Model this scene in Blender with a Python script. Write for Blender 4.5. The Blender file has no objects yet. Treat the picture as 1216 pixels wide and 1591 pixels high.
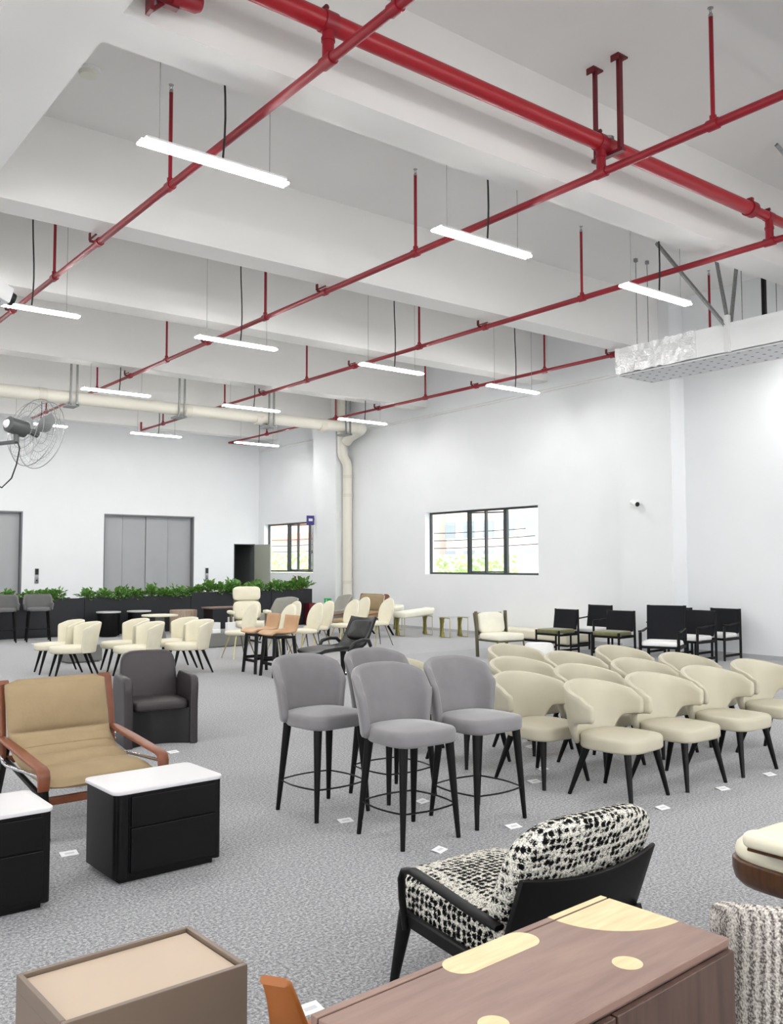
import bpy, bmesh, math, random
from math import sin, cos, pi, radians, sqrt, atan2
from mathutils import Vector, Matrix, noise

random.seed(11)
scene = bpy.context.scene
COL = scene.collection

# ------------------------------------------------------------------ camera
cam_data = bpy.data.cameras.new('camera')
cam = bpy.data.objects.new('camera', cam_data)
COL.objects.link(cam)
YAW, PITCH, ROLL = 0.660786218, 0.0580465962, -0.00174533
fwd = Vector((sin(YAW) * cos(PITCH), cos(YAW) * cos(PITCH), sin(PITCH)))
rgt = Vector((cos(YAW), -sin(YAW), 0))
upv = rgt.cross(fwd)
r2 = rgt * cos(ROLL) + upv * sin(ROLL)
u2 = upv * cos(ROLL) - rgt * sin(ROLL)
mw = Matrix((r2, u2, -fwd)).transposed().to_4x4()
mw.translation = Vector((0, 0, 1.72))
cam.matrix_world = mw
cam_data.sensor_fit = 'HORIZONTAL'
cam_data.sensor_width = 36.0
cam_data.lens = 36.0 * 1399.4 / 1216.0
cam_data.clip_end = 400
scene.camera = cam

# ------------------------------------------------------------------ light levels, exposure
scene.view_settings.view_transform = 'Standard'
scene.view_settings.look = 'None'
scene.view_settings.exposure = 0.79
scene.view_settings.gamma = 1.0
scene.view_settings.use_curve_mapping = False
TUBE_STRENGTH = 62.0
SKY_STRENGTH = 2.4
world = bpy.data.worlds.new('world')
scene.world = world
world.use_nodes = True
wn = world.node_tree.nodes
wn['Background'].inputs[0].default_value = (0.97, 0.985, 1.0, 1)
wn['Background'].inputs[1].default_value = SKY_STRENGTH


# ------------------------------------------------------------------ materials
def lin(c):
    return tuple((v / 12.92 if v <= 0.04045 else ((v + 0.055) / 1.055) ** 2.4) for v in (x / 255.0 for x in c))


def mat(name, rgb, rough=0.5, metal=0.0, var=0.0, vscale=8.0, bump=0.0, bscale=60.0, sheen=0.0, spec=0.5, stretch=(1, 1, 1), rgb2=None):
    m = bpy.data.materials.new(name)
    m.use_nodes = True
    nt = m.node_tree
    b = nt.nodes['Principled BSDF']
    c = lin(rgb)
    b.inputs['Base Color'].default_value = (*c, 1)
    b.inputs['Roughness'].default_value = rough
    b.inputs['Metallic'].default_value = metal
    b.inputs['Specular IOR Level'].default_value = spec
    if sheen:
        b.inputs['Sheen Weight'].default_value = sheen
        b.inputs['Sheen Roughness'].default_value = 0.4
    if var or bump or rgb2:
        tc = nt.nodes.new('ShaderNodeTexCoord')
        mp = nt.nodes.new('ShaderNodeMapping')
        mp.inputs['Scale'].default_value = stretch
        nt.links.new(tc.outputs['Object'], mp.inputs['Vector'])
    if var or rgb2:
        n = nt.nodes.new('ShaderNodeTexNoise')
        n.inputs['Scale'].default_value = vscale
        n.inputs['Detail'].default_value = 4
        nt.links.new(mp.outputs[0], n.inputs['Vector'])
        r = nt.nodes.new('ShaderNodeValToRGB')
        c2 = lin(rgb2) if rgb2 else c
        r.color_ramp.elements[0].position = 0.3
        r.color_ramp.elements[1].position = 0.7
        r.color_ramp.elements[0].color = (*[v * (1 - var) for v in c2], 1)
        r.color_ramp.elements[1].color = (*[min(1, v * (1 + var)) for v in c], 1)
        nt.links.new(n.outputs['Fac'], r.inputs[0])
        nt.links.new(r.outputs[0], b.inputs['Base Color'])
    if bump:
        n2 = nt.nodes.new('ShaderNodeTexNoise')
        n2.inputs['Scale'].default_value = bscale
        n2.inputs['Detail'].default_value = 3
        nt.links.new(mp.outputs[0], n2.inputs['Vector'])
        bp = nt.nodes.new('ShaderNodeBump')
        bp.inputs['Strength'].default_value = bump
        bp.inputs['Distance'].default_value = 0.01
        nt.links.new(n2.outputs['Fac'], bp.inputs['Height'])
        nt.links.new(bp.outputs[0], b.inputs['Normal'])
    return m


def carpet_mat(name):
    m = bpy.data.materials.new(name)
    m.use_nodes = True
    nt = m.node_tree
    L = nt.links.new
    b = nt.nodes['Principled BSDF']
    b.inputs['Roughness'].default_value = 0.95
    b.inputs['Specular IOR Level'].default_value = 0.15
    b.inputs['Sheen Weight'].default_value = 0.35
    tc = nt.nodes.new('ShaderNodeTexCoord')
    n1 = nt.nodes.new('ShaderNodeTexNoise')
    n1.inputs['Scale'].default_value = 66
    n1.inputs['Detail'].default_value = 5
    n1.inputs['Roughness'].default_value = 0.74
    L(tc.outputs['Object'], n1.inputs['Vector'])
    n2 = nt.nodes.new('ShaderNodeTexNoise')
    n2.inputs['Scale'].default_value = 1.1
    n2.inputs['Detail'].default_value = 2
    L(tc.outputs['Object'], n2.inputs['Vector'])
    r1 = nt.nodes.new('ShaderNodeValToRGB')
    e = r1.color_ramp.elements
    e[0].position, e[1].position = 0.39, 0.62
    e[0].color = (*lin((86, 86, 89)), 1)
    e[1].color = (*lin((184, 184, 187)), 1)
    k = r1.color_ramp.elements.new(0.5)
    k.color = (*lin((135, 135, 138)), 1)
    L(n1.outputs['Fac'], r1.inputs[0])
    # carpet is lighter in the back half
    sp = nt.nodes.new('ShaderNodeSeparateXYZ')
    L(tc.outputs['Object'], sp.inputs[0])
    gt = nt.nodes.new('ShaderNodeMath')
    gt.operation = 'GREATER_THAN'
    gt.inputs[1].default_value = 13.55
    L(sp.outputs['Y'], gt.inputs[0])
    mx = nt.nodes.new('ShaderNodeMix')
    mx.data_type = 'RGBA'
    mx.blend_type = 'MULTIPLY'
    mx.inputs[0].default_value = 1.0
    sc2 = nt.nodes.new('ShaderNodeMath')
    sc2.operation = 'MULTIPLY_ADD'
    sc2.inputs[1].default_value = 0.16
    sc2.inputs[2].default_value = 0.92
    L(n2.outputs['Fac'], sc2.inputs[0])
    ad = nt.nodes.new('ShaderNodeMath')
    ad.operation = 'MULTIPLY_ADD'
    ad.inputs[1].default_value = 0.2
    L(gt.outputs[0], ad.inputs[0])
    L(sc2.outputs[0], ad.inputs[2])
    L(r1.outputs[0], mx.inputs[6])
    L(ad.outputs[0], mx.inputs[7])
    # carpet tile joints
    br = nt.nodes.new('ShaderNodeTexBrick')
    br.inputs['Color1'].default_value = (1, 1, 1, 1)
    br.inputs['Color2'].default_value = (1, 1, 1, 1)
    br.inputs['Mortar'].default_value = (0.72, 0.72, 0.72, 1)
    br.inputs['Scale'].default_value = 1.0
    br.inputs['Mortar Size'].default_value = 0.004
    br.inputs['Mortar Smooth'].default_value = 0.6
    br.inputs['Brick Width'].default_value = 1.0
    br.inputs['Row Height'].default_value = 0.5
    L(tc.outputs['Object'], br.inputs['Vector'])
    mx2 = nt.nodes.new('ShaderNodeMix')
    mx2.data_type = 'RGBA'
    mx2.blend_type = 'MULTIPLY'
    mx2.inputs[0].default_value = 0.8
    L(mx.outputs[2], mx2.inputs[6])
    L(br.outputs['Color'], mx2.inputs[7])
    L(mx2.outputs[2], b.inputs['Base Color'])
    bp = nt.nodes.new('ShaderNodeBump')
    bp.inputs['Strength'].default_value = 0.18
    bp.inputs['Distance'].default_value = 0.01
    L(n1.outputs['Fac'], bp.inputs['Height'])
    L(bp.outputs[0], b.inputs['Normal'])
    return m


def tweed_mat(name, dark, light, scale, rows=1.0, soft=0.1, lo=0.30, hi=0.42):
    # bouclé: dark knots on pale yarn, jittered rows
    m = bpy.data.materials.new(name)
    m.use_nodes = True
    nt = m.node_tree
    L = nt.links.new
    b = nt.nodes['Principled BSDF']
    b.inputs['Roughness'].default_value = 0.95
    b.inputs['Specular IOR Level'].default_value = 0.1
    tc = nt.nodes.new('ShaderNodeTexCoord')
    mp = nt.nodes.new('ShaderNodeMapping')
    mp.inputs['Scale'].default_value = (1.0, 1.0, rows)
    L(tc.outputs['Object'], mp.inputs['Vector'])
    nz = nt.nodes.new('ShaderNodeTexNoise')
    nz.inputs['Scale'].default_value = scale * 1.6
    nz.inputs['Detail'].default_value = 3
    L(mp.outputs[0], nz.inputs['Vector'])
    vm = nt.nodes.new('ShaderNodeVectorMath')
    vm.operation = 'MULTIPLY_ADD'
    vm.inputs[1].default_value = (0.012, 0.012, 0.012)
    L(nz.outputs['Color'], vm.inputs[0])
    L(mp.outputs[0], vm.inputs[2])
    vo = nt.nodes.new('ShaderNodeTexVoronoi')
    vo.inputs['Scale'].default_value = scale
    vo.inputs['Randomness'].default_value = 0.4
    L(vm.outputs[0], vo.inputs['Vector'])
    nf = nt.nodes.new('ShaderNodeTexNoise')
    nf.inputs['Scale'].default_value = scale * 5.5
    nf.inputs['Detail'].default_value = 2
    L(mp.outputs[0], nf.inputs['Vector'])
    ma = nt.nodes.new('ShaderNodeMath')
    ma.operation = 'MULTIPLY_ADD'
    ma.inputs[1].default_value = 0.9
    L(nf.outputs['Fac'], ma.inputs[0])
    L(vo.outputs['Distance'], ma.inputs[2])
    rp = nt.nodes.new('ShaderNodeValToRGB')
    e = rp.color_ramp.elements
    e[0].position, e[1].position = lo, hi
    e[0].color = (*lin(dark), 1)
    e[1].color = (*lin(light), 1)
    L(ma.outputs[0], rp.inputs[0])
    n2 = nt.nodes.new('ShaderNodeTexNoise')
    n2.inputs['Scale'].default_value = scale * 4.2
    n2.inputs['Detail'].default_value = 2
    L(mp.outputs[0], n2.inputs['Vector'])
    r2_ = nt.nodes.new('ShaderNodeValToRGB')
    r2_.color_ramp.elements[0].position = 0.38
    r2_.color_ramp.elements[1].position = 0.55
    r2_.color_ramp.elements[0].color = (0.30, 0.30, 0.30, 1)
    r2_.color_ramp.elements[1].color = (1, 1, 1, 1)
    L(n2.outputs['Fac'], r2_.inputs[0])
    mx = nt.nodes.new('ShaderNodeMix')
    mx.data_type = 'RGBA'
    mx.blend_type = 'MULTIPLY'
    mx.inputs[0].default_value = 0.85
    L(rp.outputs[0], mx.inputs[6])
    L(r2_.outputs[0], mx.inputs[7])
    L(mx.outputs[2], b.inputs['Base Color'])
    bp = nt.nodes.new('ShaderNodeBump')
    bp.inputs['Strength'].default_value = 0.9
    bp.inputs['Distance'].default_value = 0.01
    L(vo.outputs['Distance'], bp.inputs['Height'])
    L(bp.outputs[0], b.inputs['Normal'])
    return m


def ribbed_tweed(name):
    m = bpy.data.materials.new(name)
    m.use_nodes = True
    nt = m.node_tree
    L = nt.links.new
    b = nt.nodes['Principled BSDF']
    b.inputs['Roughness'].default_value = 0.95
    tc = nt.nodes.new('ShaderNodeTexCoord')
    w = nt.nodes.new('ShaderNodeTexWave')
    w.inputs['Scale'].default_value = 17
    w.inputs['Distortion'].default_value = 2.0
    w.inputs['Detail Scale'].default_value = 5
    L(tc.outputs['Object'], w.inputs['Vector'])
    mp = nt.nodes.new('ShaderNodeMapping')
    mp.inputs['Scale'].default_value = (1, 1, 0.8)
    L(tc.outputs['Object'], mp.inputs['Vector'])
    n = nt.nodes.new('ShaderNodeTexNoise')
    n.inputs['Scale'].default_value = 170
    n.inputs['Detail'].default_value = 2
    L(mp.outputs[0], n.inputs['Vector'])
    a = nt.nodes.new('ShaderNodeMath')
    a.operation = 'MULTIPLY_ADD'
    a.inputs[1].default_value = 0.22
    L(w.outputs['Fac'], a.inputs[0])
    L(n.outputs['Fac'], a.inputs[2])
    r = nt.nodes.new('ShaderNodeValToRGB')
    e = r.color_ramp.elements
    e[0].position, e[1].position = 0.44, 0.80
    e[0].color = (*lin((92, 84, 80)), 1)
    e[1].color = (*lin((226, 220, 212)), 1)
    k = e.new(0.58)
    k.color = (*lin((172, 164, 158)), 1)
    L(a.outputs[0], r.inputs[0])
    L(r.outputs[0], b.inputs['Base Color'])
    bp = nt.nodes.new('ShaderNodeBump')
    bp.inputs['Strength'].default_value = 0.7
    bp.inputs['Distance'].default_value = 0.008
    L(a.outputs[0], bp.inputs['Height'])
    L(bp.outputs[0], b.inputs['Normal'])
    return m


def wood_mat(name, a, c, scale=3.0, stretch=(1, 9, 9), rough=0.45):
    return mat(name, c, rough, var=0.0, vscale=scale, stretch=stretch, rgb2=a)


def emit_mat(name, rgb, s):
    m = bpy.data.materials.new(name)
    m.use_nodes = True
    nt = m.node_tree
    nt.nodes.remove(nt.nodes['Principled BSDF'])
    e = nt.nodes.new('ShaderNodeEmission')
    e.inputs[0].default_value = (*lin(rgb), 1)
    e.inputs[1].default_value = s
    nt.links.new(e.outputs[0], nt.nodes['Material Output'].inputs[0])
    return m


def glass_mat(name, tint, glossy):
    m = bpy.data.materials.new(name)
    m.use_nodes = True
    nt = m.node_tree
    nt.nodes.remove(nt.nodes['Principled BSDF'])
    t = nt.nodes.new('ShaderNodeBsdfTransparent')
    t.inputs[0].default_value = (*tint, 1)
    g = nt.nodes.new('ShaderNodeBsdfGlossy')
    g.inputs['Roughness'].default_value = 0.03
    mx = nt.nodes.new('ShaderNodeMixShader')
    mx.inputs[0].default_value = glossy
    nt.links.new(t.outputs[0], mx.inputs[1])
    nt.links.new(g.outputs[0], mx.inputs[2])
    nt.links.new(mx.outputs[0], nt.nodes['Material Output'].inputs[0])
    return m


def perforated_mat(name):
    m = mat(name, (214, 214, 216), 0.45)
    nt = m.node_tree
    L = nt.links.new
    tc = nt.nodes.new('ShaderNodeTexCoord')
    sp = nt.nodes.new('ShaderNodeSeparateXYZ')
    L(tc.outputs['Object'], sp.inputs[0])
    outs = []
    for ax, off in (('X', 0.0), ('Y', 0.0)):
        f = nt.nodes.new('ShaderNodeMath')
        f.operation = 'MULTIPLY'
        f.inputs[1].default_value = 5.0
        L(sp.outputs[ax], f.inputs[0])
        g = nt.nodes.new('ShaderNodeMath')
        g.operation = 'FRACT'
        L(f.outputs[0], g.inputs[0])
        h = nt.nodes.new('ShaderNodeMath')
        h.operation = 'SUBTRACT'
        h.inputs[1].default_value = 0.5
        L(g.outputs[0], h.inputs[0])
        q = nt.nodes.new('ShaderNodeMath')
        q.operation = 'POWER'
        q.inputs[1].default_value = 2
        L(h.outputs[0], q.inputs[0])
        outs.append(q)
    a = nt.nodes.new('ShaderNodeMath')
    L(outs[0].outputs[0], a.inputs[0])
    L(outs[1].outputs[0], a.inputs[1])
    lt = nt.nodes.new('ShaderNodeMath')
    lt.operation = 'LESS_THAN'
    lt.inputs[1].default_value = 0.018
    L(a.outputs[0], lt.inputs[0])
    mx = nt.nodes.new('ShaderNodeMix')
    mx.data_type = 'RGBA'
    mx.inputs[6].default_value = (*lin((214, 214, 216)), 1)
    mx.inputs[7].default_value = (*lin((70, 70, 72)), 1)
    L(lt.outputs[0], mx.inputs[0])
    L(mx.outputs[2], nt.nodes['Principled BSDF'].inputs['Base Color'])
    return m


M = dict(
    carpet=carpet_mat('carpet'),
    wall=mat('wall_paint', (238, 240, 242), 0.75, var=0.01, vscale=1.5, spec=0.2),
    ceiling=mat('ceiling_paint', (237, 236, 234), 0.85, var=0.012, vscale=0.7, spec=0.2),
    red_main=mat('red_main_paint', (160, 22, 36), 0.34),
    red=mat('red_pipe_paint', (140, 18, 34), 0.38, var=0.08, vscale=5),
    dark_red=mat('dark_red_bracket', (100, 15, 28), 0.45),
    steel=mat('steel', (170, 172, 172), 0.35, 0.9),
    galv=mat('galvanised_steel', (150, 152, 152), 0.5, 0.6, var=0.2, vscale=30),
    chrome=mat('chrome', (215, 215, 218), 0.12, 1.0),
    cable=mat('black_cable', (22, 22, 24), 0.5),
    wire=mat('hanging_wire', (160, 160, 158), 0.5, 0.5),
    white_metal=mat('white_enamel', (235, 235, 235), 0.4),
    tube=emit_mat('lit_tube', (255, 254, 251), TUBE_STRENGTH),
    pvc=mat('cream_pipe', (232, 228, 216), 0.4),
    pvc_joint=mat('cream_pipe_joint', (222, 217, 204), 0.45),
    foil=mat('silver_foil', (244, 245, 246), 0.3, 0.6, bump=1.0, bscale=34),
    foil_white=mat('white_foil', (248, 250, 250), 0.6, 0.0, bump=0.3, bscale=14),
    perf=perforated_mat('perforated_panel'),
    lift=mat('lift_steel', (166, 168, 170), 0.45, 0.1, var=0.02, vscale=2),
    lift_dark=mat('lift_frame', (118, 121, 124), 0.4, 0.3),
    black_plastic=mat('black_plastic', (18, 18, 20), 0.4),
    screen=mat('panel_screen', (34, 36, 40), 0.2),
    door=mat('door_grey_green', (158, 160, 148), 0.5),
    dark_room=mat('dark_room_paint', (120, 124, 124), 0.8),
    frame=mat('window_frame_dark', (48, 52, 52), 0.4),
    glass=glass_mat('window_glass', (0.96, 0.98, 0.98), 0.05),
    clear_glass=glass_mat('table_glass', (0.93, 0.96, 0.95), 0.10),
    planter=mat('planter_charcoal', (24, 26, 33), 0.5, var=0.05, vscale=3),
    soil=mat('soil', (48, 38, 30), 0.95),
    leaf=mat('leaf_green', (70, 122, 48), 0.5, var=0.3, vscale=22, rgb2=(126, 170, 78)),
    leaf_out=mat('hedge_green', (186, 212, 138), 0.7, var=0.3, vscale=12),
    ext_red=mat('extinguisher_red', (176, 26, 30), 0.3),
    sign_green=mat('sign_green', (20, 190, 90), 0.4),
    sign_purple=mat('sign_violet', (70, 62, 140), 0.4),
    sign_white=mat('sign_white', (240, 244, 242), 0.5),
    paper=mat('paper_card', (245, 245, 246), 0.7),
    paper_print=mat('paper_print', (216, 216, 220), 0.7),
    black_wood=mat('black_stained_wood', (9, 8, 9), 0.45, spec=0.22, var=0.25, vscale=20, stretch=(6, 6, 1)),
    black_metal=mat('black_metal', (13, 13, 14), 0.35, 0.4),
    grey_velvet=mat('grey_velvet', (122, 120, 122), 0.85, var=0.05, vscale=9, bump=0.12, bscale=260, sheen=0.5, spec=0.2),
    beige=mat('beige_leather', (187, 181, 161), 0.42, var=0.03, vscale=6, bump=0.06, bscale=180, spec=0.4),
    cream=mat('cream_leather', (232, 226, 204), 0.45, var=0.03, vscale=6, bump=0.05, bscale=150, spec=0.4),
    ivory=mat('ivory_fabric', (240, 237, 220), 0.8, var=0.03, bump=0.1, bscale=200),
    white_fabric=mat('white_fabric', (238, 238, 236), 0.85, var=0.02, bump=0.1, bscale=200),
    gold=mat('pale_gold_metal', (196, 182, 128), 0.3, 0.85),
    bronze=mat('dark_bronze_metal', (112, 104, 84), 0.35, 0.7),
    crumple=mat('crumpled_olive_gold', (142, 134, 74), 0.28, 0.85, bump=1.0, bscale=24),
    tan=mat('tan_leather', (192, 152, 114), 0.5, var=0.04, vscale=7, bump=0.06, bscale=120),
    canvas=mat('tan_canvas', (153, 134, 105), 0.9, var=0.05, vscale=8, bump=0.22, bscale=34, spec=0.15),
    saddle=mat('saddle_leather', (118, 65, 40), 0.42, var=0.12, vscale=14, bump=0.05, bscale=120),
    amber=mat('amber_leather', (148, 86, 36), 0.4, var=0.06, vscale=10, bump=0.04, bscale=120),
    amber_dark=mat('amber_leather_edge', (92, 50, 22), 0.55),
    brown_leather=mat('dark_brown_leather', (50, 43, 46), 0.45, var=0.06, vscale=8, bump=0.06, bscale=150),
    black_leather=mat('black_leather', (16, 17, 19), 0.4, bump=0.08, bscale=90),
    ink=mat('ink_blue_fabric', (13, 15, 21), 0.65, spec=0.22, bump=0.1, bscale=200),
    olive=mat('olive_velvet', (108, 108, 70), 0.8, var=0.18, vscale=16, sheen=0.4),
    warm_grey=mat('warm_grey_fabric', (158, 156, 148), 0.85, var=0.05, vscale=12, bump=0.1, bscale=200),
    grey_stool=mat('dark_grey_fabric', (104, 104, 104), 0.85, var=0.04, bump=0.1, bscale=200),
    espresso=mat('espresso_wood', (9, 7, 8), 0.4, spec=0.22, var=0.18, vscale=6, stretch=(1, 1, 12)),
    marble=mat('white_stone_top', (205, 203, 205), 0.32, var=0.015, vscale=3),
    taupe=mat('taupe_lacquer', (110, 94, 81), 0.42, var=0.03, vscale=5),
    taupe_top=mat('beige_leather_top', (182, 162, 142), 0.5, var=0.02, vscale=4),
    walnut=wood_mat('walnut_top', (118, 92, 82), (140, 112, 100), 3.0, (1.2, 9, 9)),
    walnut_side=wood_mat('walnut_front', (56, 36, 30), (80, 56, 46), 4.0, (7, 7, 0.8)),
    walnut_shell=wood_mat('walnut_shell', (62, 36, 20), (98, 60, 32), 4.0, (9, 9, 1), 0.3),
    ash=wood_mat('ash_inlay', (206, 183, 138), (224, 205, 163), 4.0, (1.5, 12, 9)),
    groove=mat('dark_groove', (46, 34, 30), 0.8),
    oak=wood_mat('weathered_oak', (148, 128, 110), (176, 156, 136), 4, (9, 9, 1)),
    plinth=mat('plinth_grey', (122, 122, 120), 0.7),
    tweed=tweed_mat('black_white_tweed', (12, 12, 14), (226, 222, 212), 34.0, lo=.85, hi=.97),
    ribbed=ribbed_tweed('ribbed_grey_tweed'),
    fan_grey=mat('fan_motor_grey', (86, 88, 88), 0.4, 0.2),
    fan_blade=mat('fan_blade_aluminium', (176, 178, 178), 0.3, 0.7),
    yard=mat('yard_concrete', (206, 206, 202), 0.9),
    facade=mat('facade_white', (226, 224, 218), 0.8),
    facade_window=mat('facade_window', (150, 160, 168), 0.3),
    roof_red=mat('roof_red', (228, 148, 130), 0.8, var=0.15, vscale=3),
    brickish=mat('pale_red_cladding', (240, 216, 208), 0.8),
)


# ------------------------------------------------------------------ mesh building
class MB:
    def __init__(self):
        self.v, self.f, self.mi = [], [], []
        self.slot = 0

    def add(self, vs, fs, warp=None):
        o = len(self.v)
        self.v += [warp(*p) for p in vs] if warp else [tuple(p) for p in vs]
        for f in fs:
            self.f.append([i + o for i in f])
            self.mi.append(self.slot)

    def box(self, c, s, rz=0.0, rx=0.0, ry=0.0, warp=None):
        m = Matrix.Rotation(rz, 3, 'Z') @ Matrix.Rotation(ry, 3, 'Y') @ Matrix.Rotation(rx, 3, 'X')
        vs = []
        for dz in (-.5, .5):
            for dx, dy in ((-.5, -.5), (.5, -.5), (.5, .5), (-.5, .5)):
                p = m @ Vector((dx * s[0], dy * s[1], dz * s[2])) + Vector(c)
                vs.append(tuple(p))
        self.add(vs, [[3, 2, 1, 0], [4, 5, 6, 7], [0, 1, 5, 4], [1, 2, 6, 5], [2, 3, 7, 6], [3, 0, 4, 7]], warp)

    def bx(self, x0, x1, y0, y1, z0, z1):
        self.box(((x0 + x1) / 2, (y0 + y1) / 2, (z0 + z1) / 2), (x1 - x0, y1 - y0, z1 - z0))

    def loft(self, rings, cap=True, warp=None, closed=True):
        n = len(rings[0])
        vs = [p for r in rings for p in r]
        fs = []
        for i in range(len(rings) - 1):
            for j in range(n if closed else n - 1):
                k = (j + 1) % n
                fs.append([i * n + j, i * n + k, (i + 1) * n + k, (i + 1) * n + j])
        if cap:
            fs.append(list(range(n))[::-1])
            fs.append([(len(rings) - 1) * n + j for j in range(n)])
        self.add(vs, fs, warp)

    def tube(self, pts, r, n=10, cap=True, warp=None, flat=None):
        pts = [Vector(p) for p in pts]
        rs = r if isinstance(r, (list, tuple)) else [r] * len(pts)
        rings = []
        t0 = (pts[1] - pts[0]).normalized()
        ref = Vector((0, 0, 1)) if abs(t0.z) < 0.9 else Vector((1, 0, 0))
        nrm = (ref - t0 * ref.dot(t0)).normalized()
        for i, p in enumerate(pts):
            if i == 0:
                t = pts[1] - pts[0]
            elif i == len(pts) - 1:
                t = pts[-1] - pts[-2]
            else:
                t = (pts[i + 1] - p).normalized() + (p - pts[i - 1]).normalized()
            t.normalize()
            nrm = (nrm - t * nrm.dot(t)).normalized()
            bn = t.cross(nrm)
            fa, fb = flat if flat else (1, 1)
            rings.append([tuple(p + (nrm * (fa * cos(2 * pi * k / n)) + bn * (fb * sin(2 * pi * k / n))) * rs[i]) for k in range(n)])
        self.loft(rings, cap, warp)

    def strip(self, pts, w, t, wdir=(1, 0, 0), warp=None):
        # rectangular band following pts; w along wdir, t across
        pts = [Vector(p) for p in pts]
        W = Vector(wdir).normalized()
        rings = []
        for i, p in enumerate(pts):
            a = pts[max(0, i - 1)]
            b = pts[min(len(pts) - 1, i + 1)]
            tg = (b - a).normalized()
            nn = tg.cross(W).normalized()
            ww = w[i] if isinstance(w, (list, tuple)) else w
            e = min(t * 0.3, 0.006)
            h, k = ww / 2, t / 2
            rings.append([tuple(p + W * x + nn * y) for x, y in ((-h + e, -k), (h - e, -k), (h, -k + e), (h, k - e), (h - e, k), (-h + e, k), (-h, k - e), (-h, -k + e))])
        self.loft(rings, True, warp)

    def lathe(self, prof, n=24, c=(0, 0, 0), warp=None):
        rings = [[(c[0] + r * cos(2 * pi * k / n), c[1] + r * sin(2 * pi * k / n), c[2] + z) for k in range(n)] for r, z in prof]
        self.loft(rings, True, warp)

    def cushion(self, out, zb, zt, r, crown=0.0, rb=None, warp=None, dome=0.0):
        rb = r if rb is None else rb
        N = len(out)
        cx = sum(p[0] for p in out) / N
        cy = sum(p[1] for p in out) / N
        nm = []
        for i in range(N):
            ax, ay = out[i - 1]
            bx_, by_ = out[(i + 1) % N]
            tx, ty = bx_ - ax, by_ - ay
            l = sqrt(tx * tx + ty * ty) or 1
            nm.append((-ty / l, tx / l))

        def ring(d, z):
            return [(p[0] + n[0] * d, p[1] + n[1] * d, z) for p, n in zip(out, nm)]

        def sring(base, s, z):
            return [(cx + (p[0] - cx) * s, cy + (p[1] - cy) * s, z) for p in base]
        rings = []
        b0 = ring(rb, zb)
        rings.append(sring(b0, 0.5, zb))
        for k in range(4):
            a = k / 3 * pi / 2
            rings.append(ring(rb * (1 - sin(a)), zb + rb * (1 - cos(a))))
        for k in range(4):
            a = k / 3 * pi / 2
            rings.append(ring(r * (1 - cos(a)), zt - r + r * sin(a)))
        base = rings[-1]
        for s in (0.85, 0.6, 0.3, 0.1):
            rings.append(sring(base, s, zt + crown * (1 - s * s)))
        self.loft(rings, True, warp)

    def barrel(self, rx, ry, a0, zb, zt, th, lean=None, cy=0.0, N=36, K=6, re=0.03, ex=2.0, aL=None):
        # upholstered curved back wrapping round +Y; u in -1..1
        lean = lean or (lambda u, h: 0.0)

        def pt(t):
            s, c = sin(t), cos(t)
            return Vector((rx * math.copysign(abs(s) ** (2 / ex), s), cy + ry * math.copysign(abs(c) ** (2 / ex), c), 0))
        rings = []
        us = [(-1 + 2 * i / N, 1.0, 0.0) for i in range(N + 1)]
        ends = [(0.0, 0.25), (0.55, 0.62), (0.85, 0.87)]
        seq = [(-1.0, s_, -1 * adv) for s_, adv in ((0.15, 1.0), (0.5, 0.86), (0.86, 0.5))] + [(u, 1.0, 0.0) for u, _, _ in us] + [(1.0, s_, adv) for s_, adv in ((0.86, 0.5), (0.5, 0.86), (0.15, 1.0))]
        for u, sc, adv in seq:
            t = u * a0
            p = pt(t)
            d = pt(t + 0.01) - pt(t - 0.01)
            tg = d.normalized()
            nn = Vector((-tg.y, tg.x, 0))
            p = p + tg * (adv * th * 0.5)
            b, tp = zb(u) + re * (1 - sc), zt(u) - re * (1 - sc)
            h = th / 2 * sc
            cs = []
            rr = min(h, (tp - b) * 0.3)
            for k in range(K + 1):
                cs.append((h, b + rr + (tp - b - 2 * rr) * k / K))
            for k in (1, 2, 3):
                a = k / 4 * pi
                cs.append((h * cos(a), tp - rr + rr * sin(a)))
            for k in range(K + 1):
                cs.append((-h, tp - rr - (tp - b - 2 * rr) * k / K))
            for k in (1, 2, 3):
                a = k / 4 * pi
                cs.append((-h * cos(a), b + rr - rr * sin(a)))
            rings.append([tuple(p + nn * (o + lean(u, z)) + Vector((0, 0, z))) for o, z in cs])
        self.loft(rings, True)

    def build(self, name, mats, parent=None, smooth=True, bevel=0.0, loc=None, ang=40, segs=2):
        me = bpy.data.meshes.new(name)
        me.from_pydata([tuple(p) for p in self.v], [], self.f)
        if not isinstance(mats, (list, tuple)):
            mats = [mats]
        for m in mats:
            me.materials.append(m)
        for p, i in zip(me.polygons, self.mi):
            p.material_index = i
        bm = bmesh.new()
        bm.from_mesh(me)
        bmesh.ops.recalc_face_normals(bm, faces=bm.faces)
        if bevel:
            es = [e for e in bm.edges if len(e.link_faces) == 2 and e.calc_face_angle(0) > radians(35)]
            bmesh.ops.bevel(bm, geom=es, offset=bevel, segments=segs, profile=0.5, affect='EDGES', clamp_overlap=True)
        bm.to_mesh(me)
        bm.free()
        if smooth:
            me.shade_smooth()
            me.set_sharp_from_angle(angle=radians(ang))
        o = bpy.data.objects.new(name, me)
        COL.objects.link(o)
        if parent:
            o.parent = parent
        if loc:
            o.location = loc
        return o


def sup(w, d, nf=2.6, nb=2.6, N=40, cx=0, cy=0):
    out = []
    for k in range(N):
        a = 2 * pi * k / N
        s, c = sin(a), cos(a)
        n = nf if s < 0 else nb
        out.append((cx + w / 2 * math.copysign(abs(c) ** (2 / n), c), cy + d / 2 * math.copysign(abs(s) ** (2 / n), s)))
    return out


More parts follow.
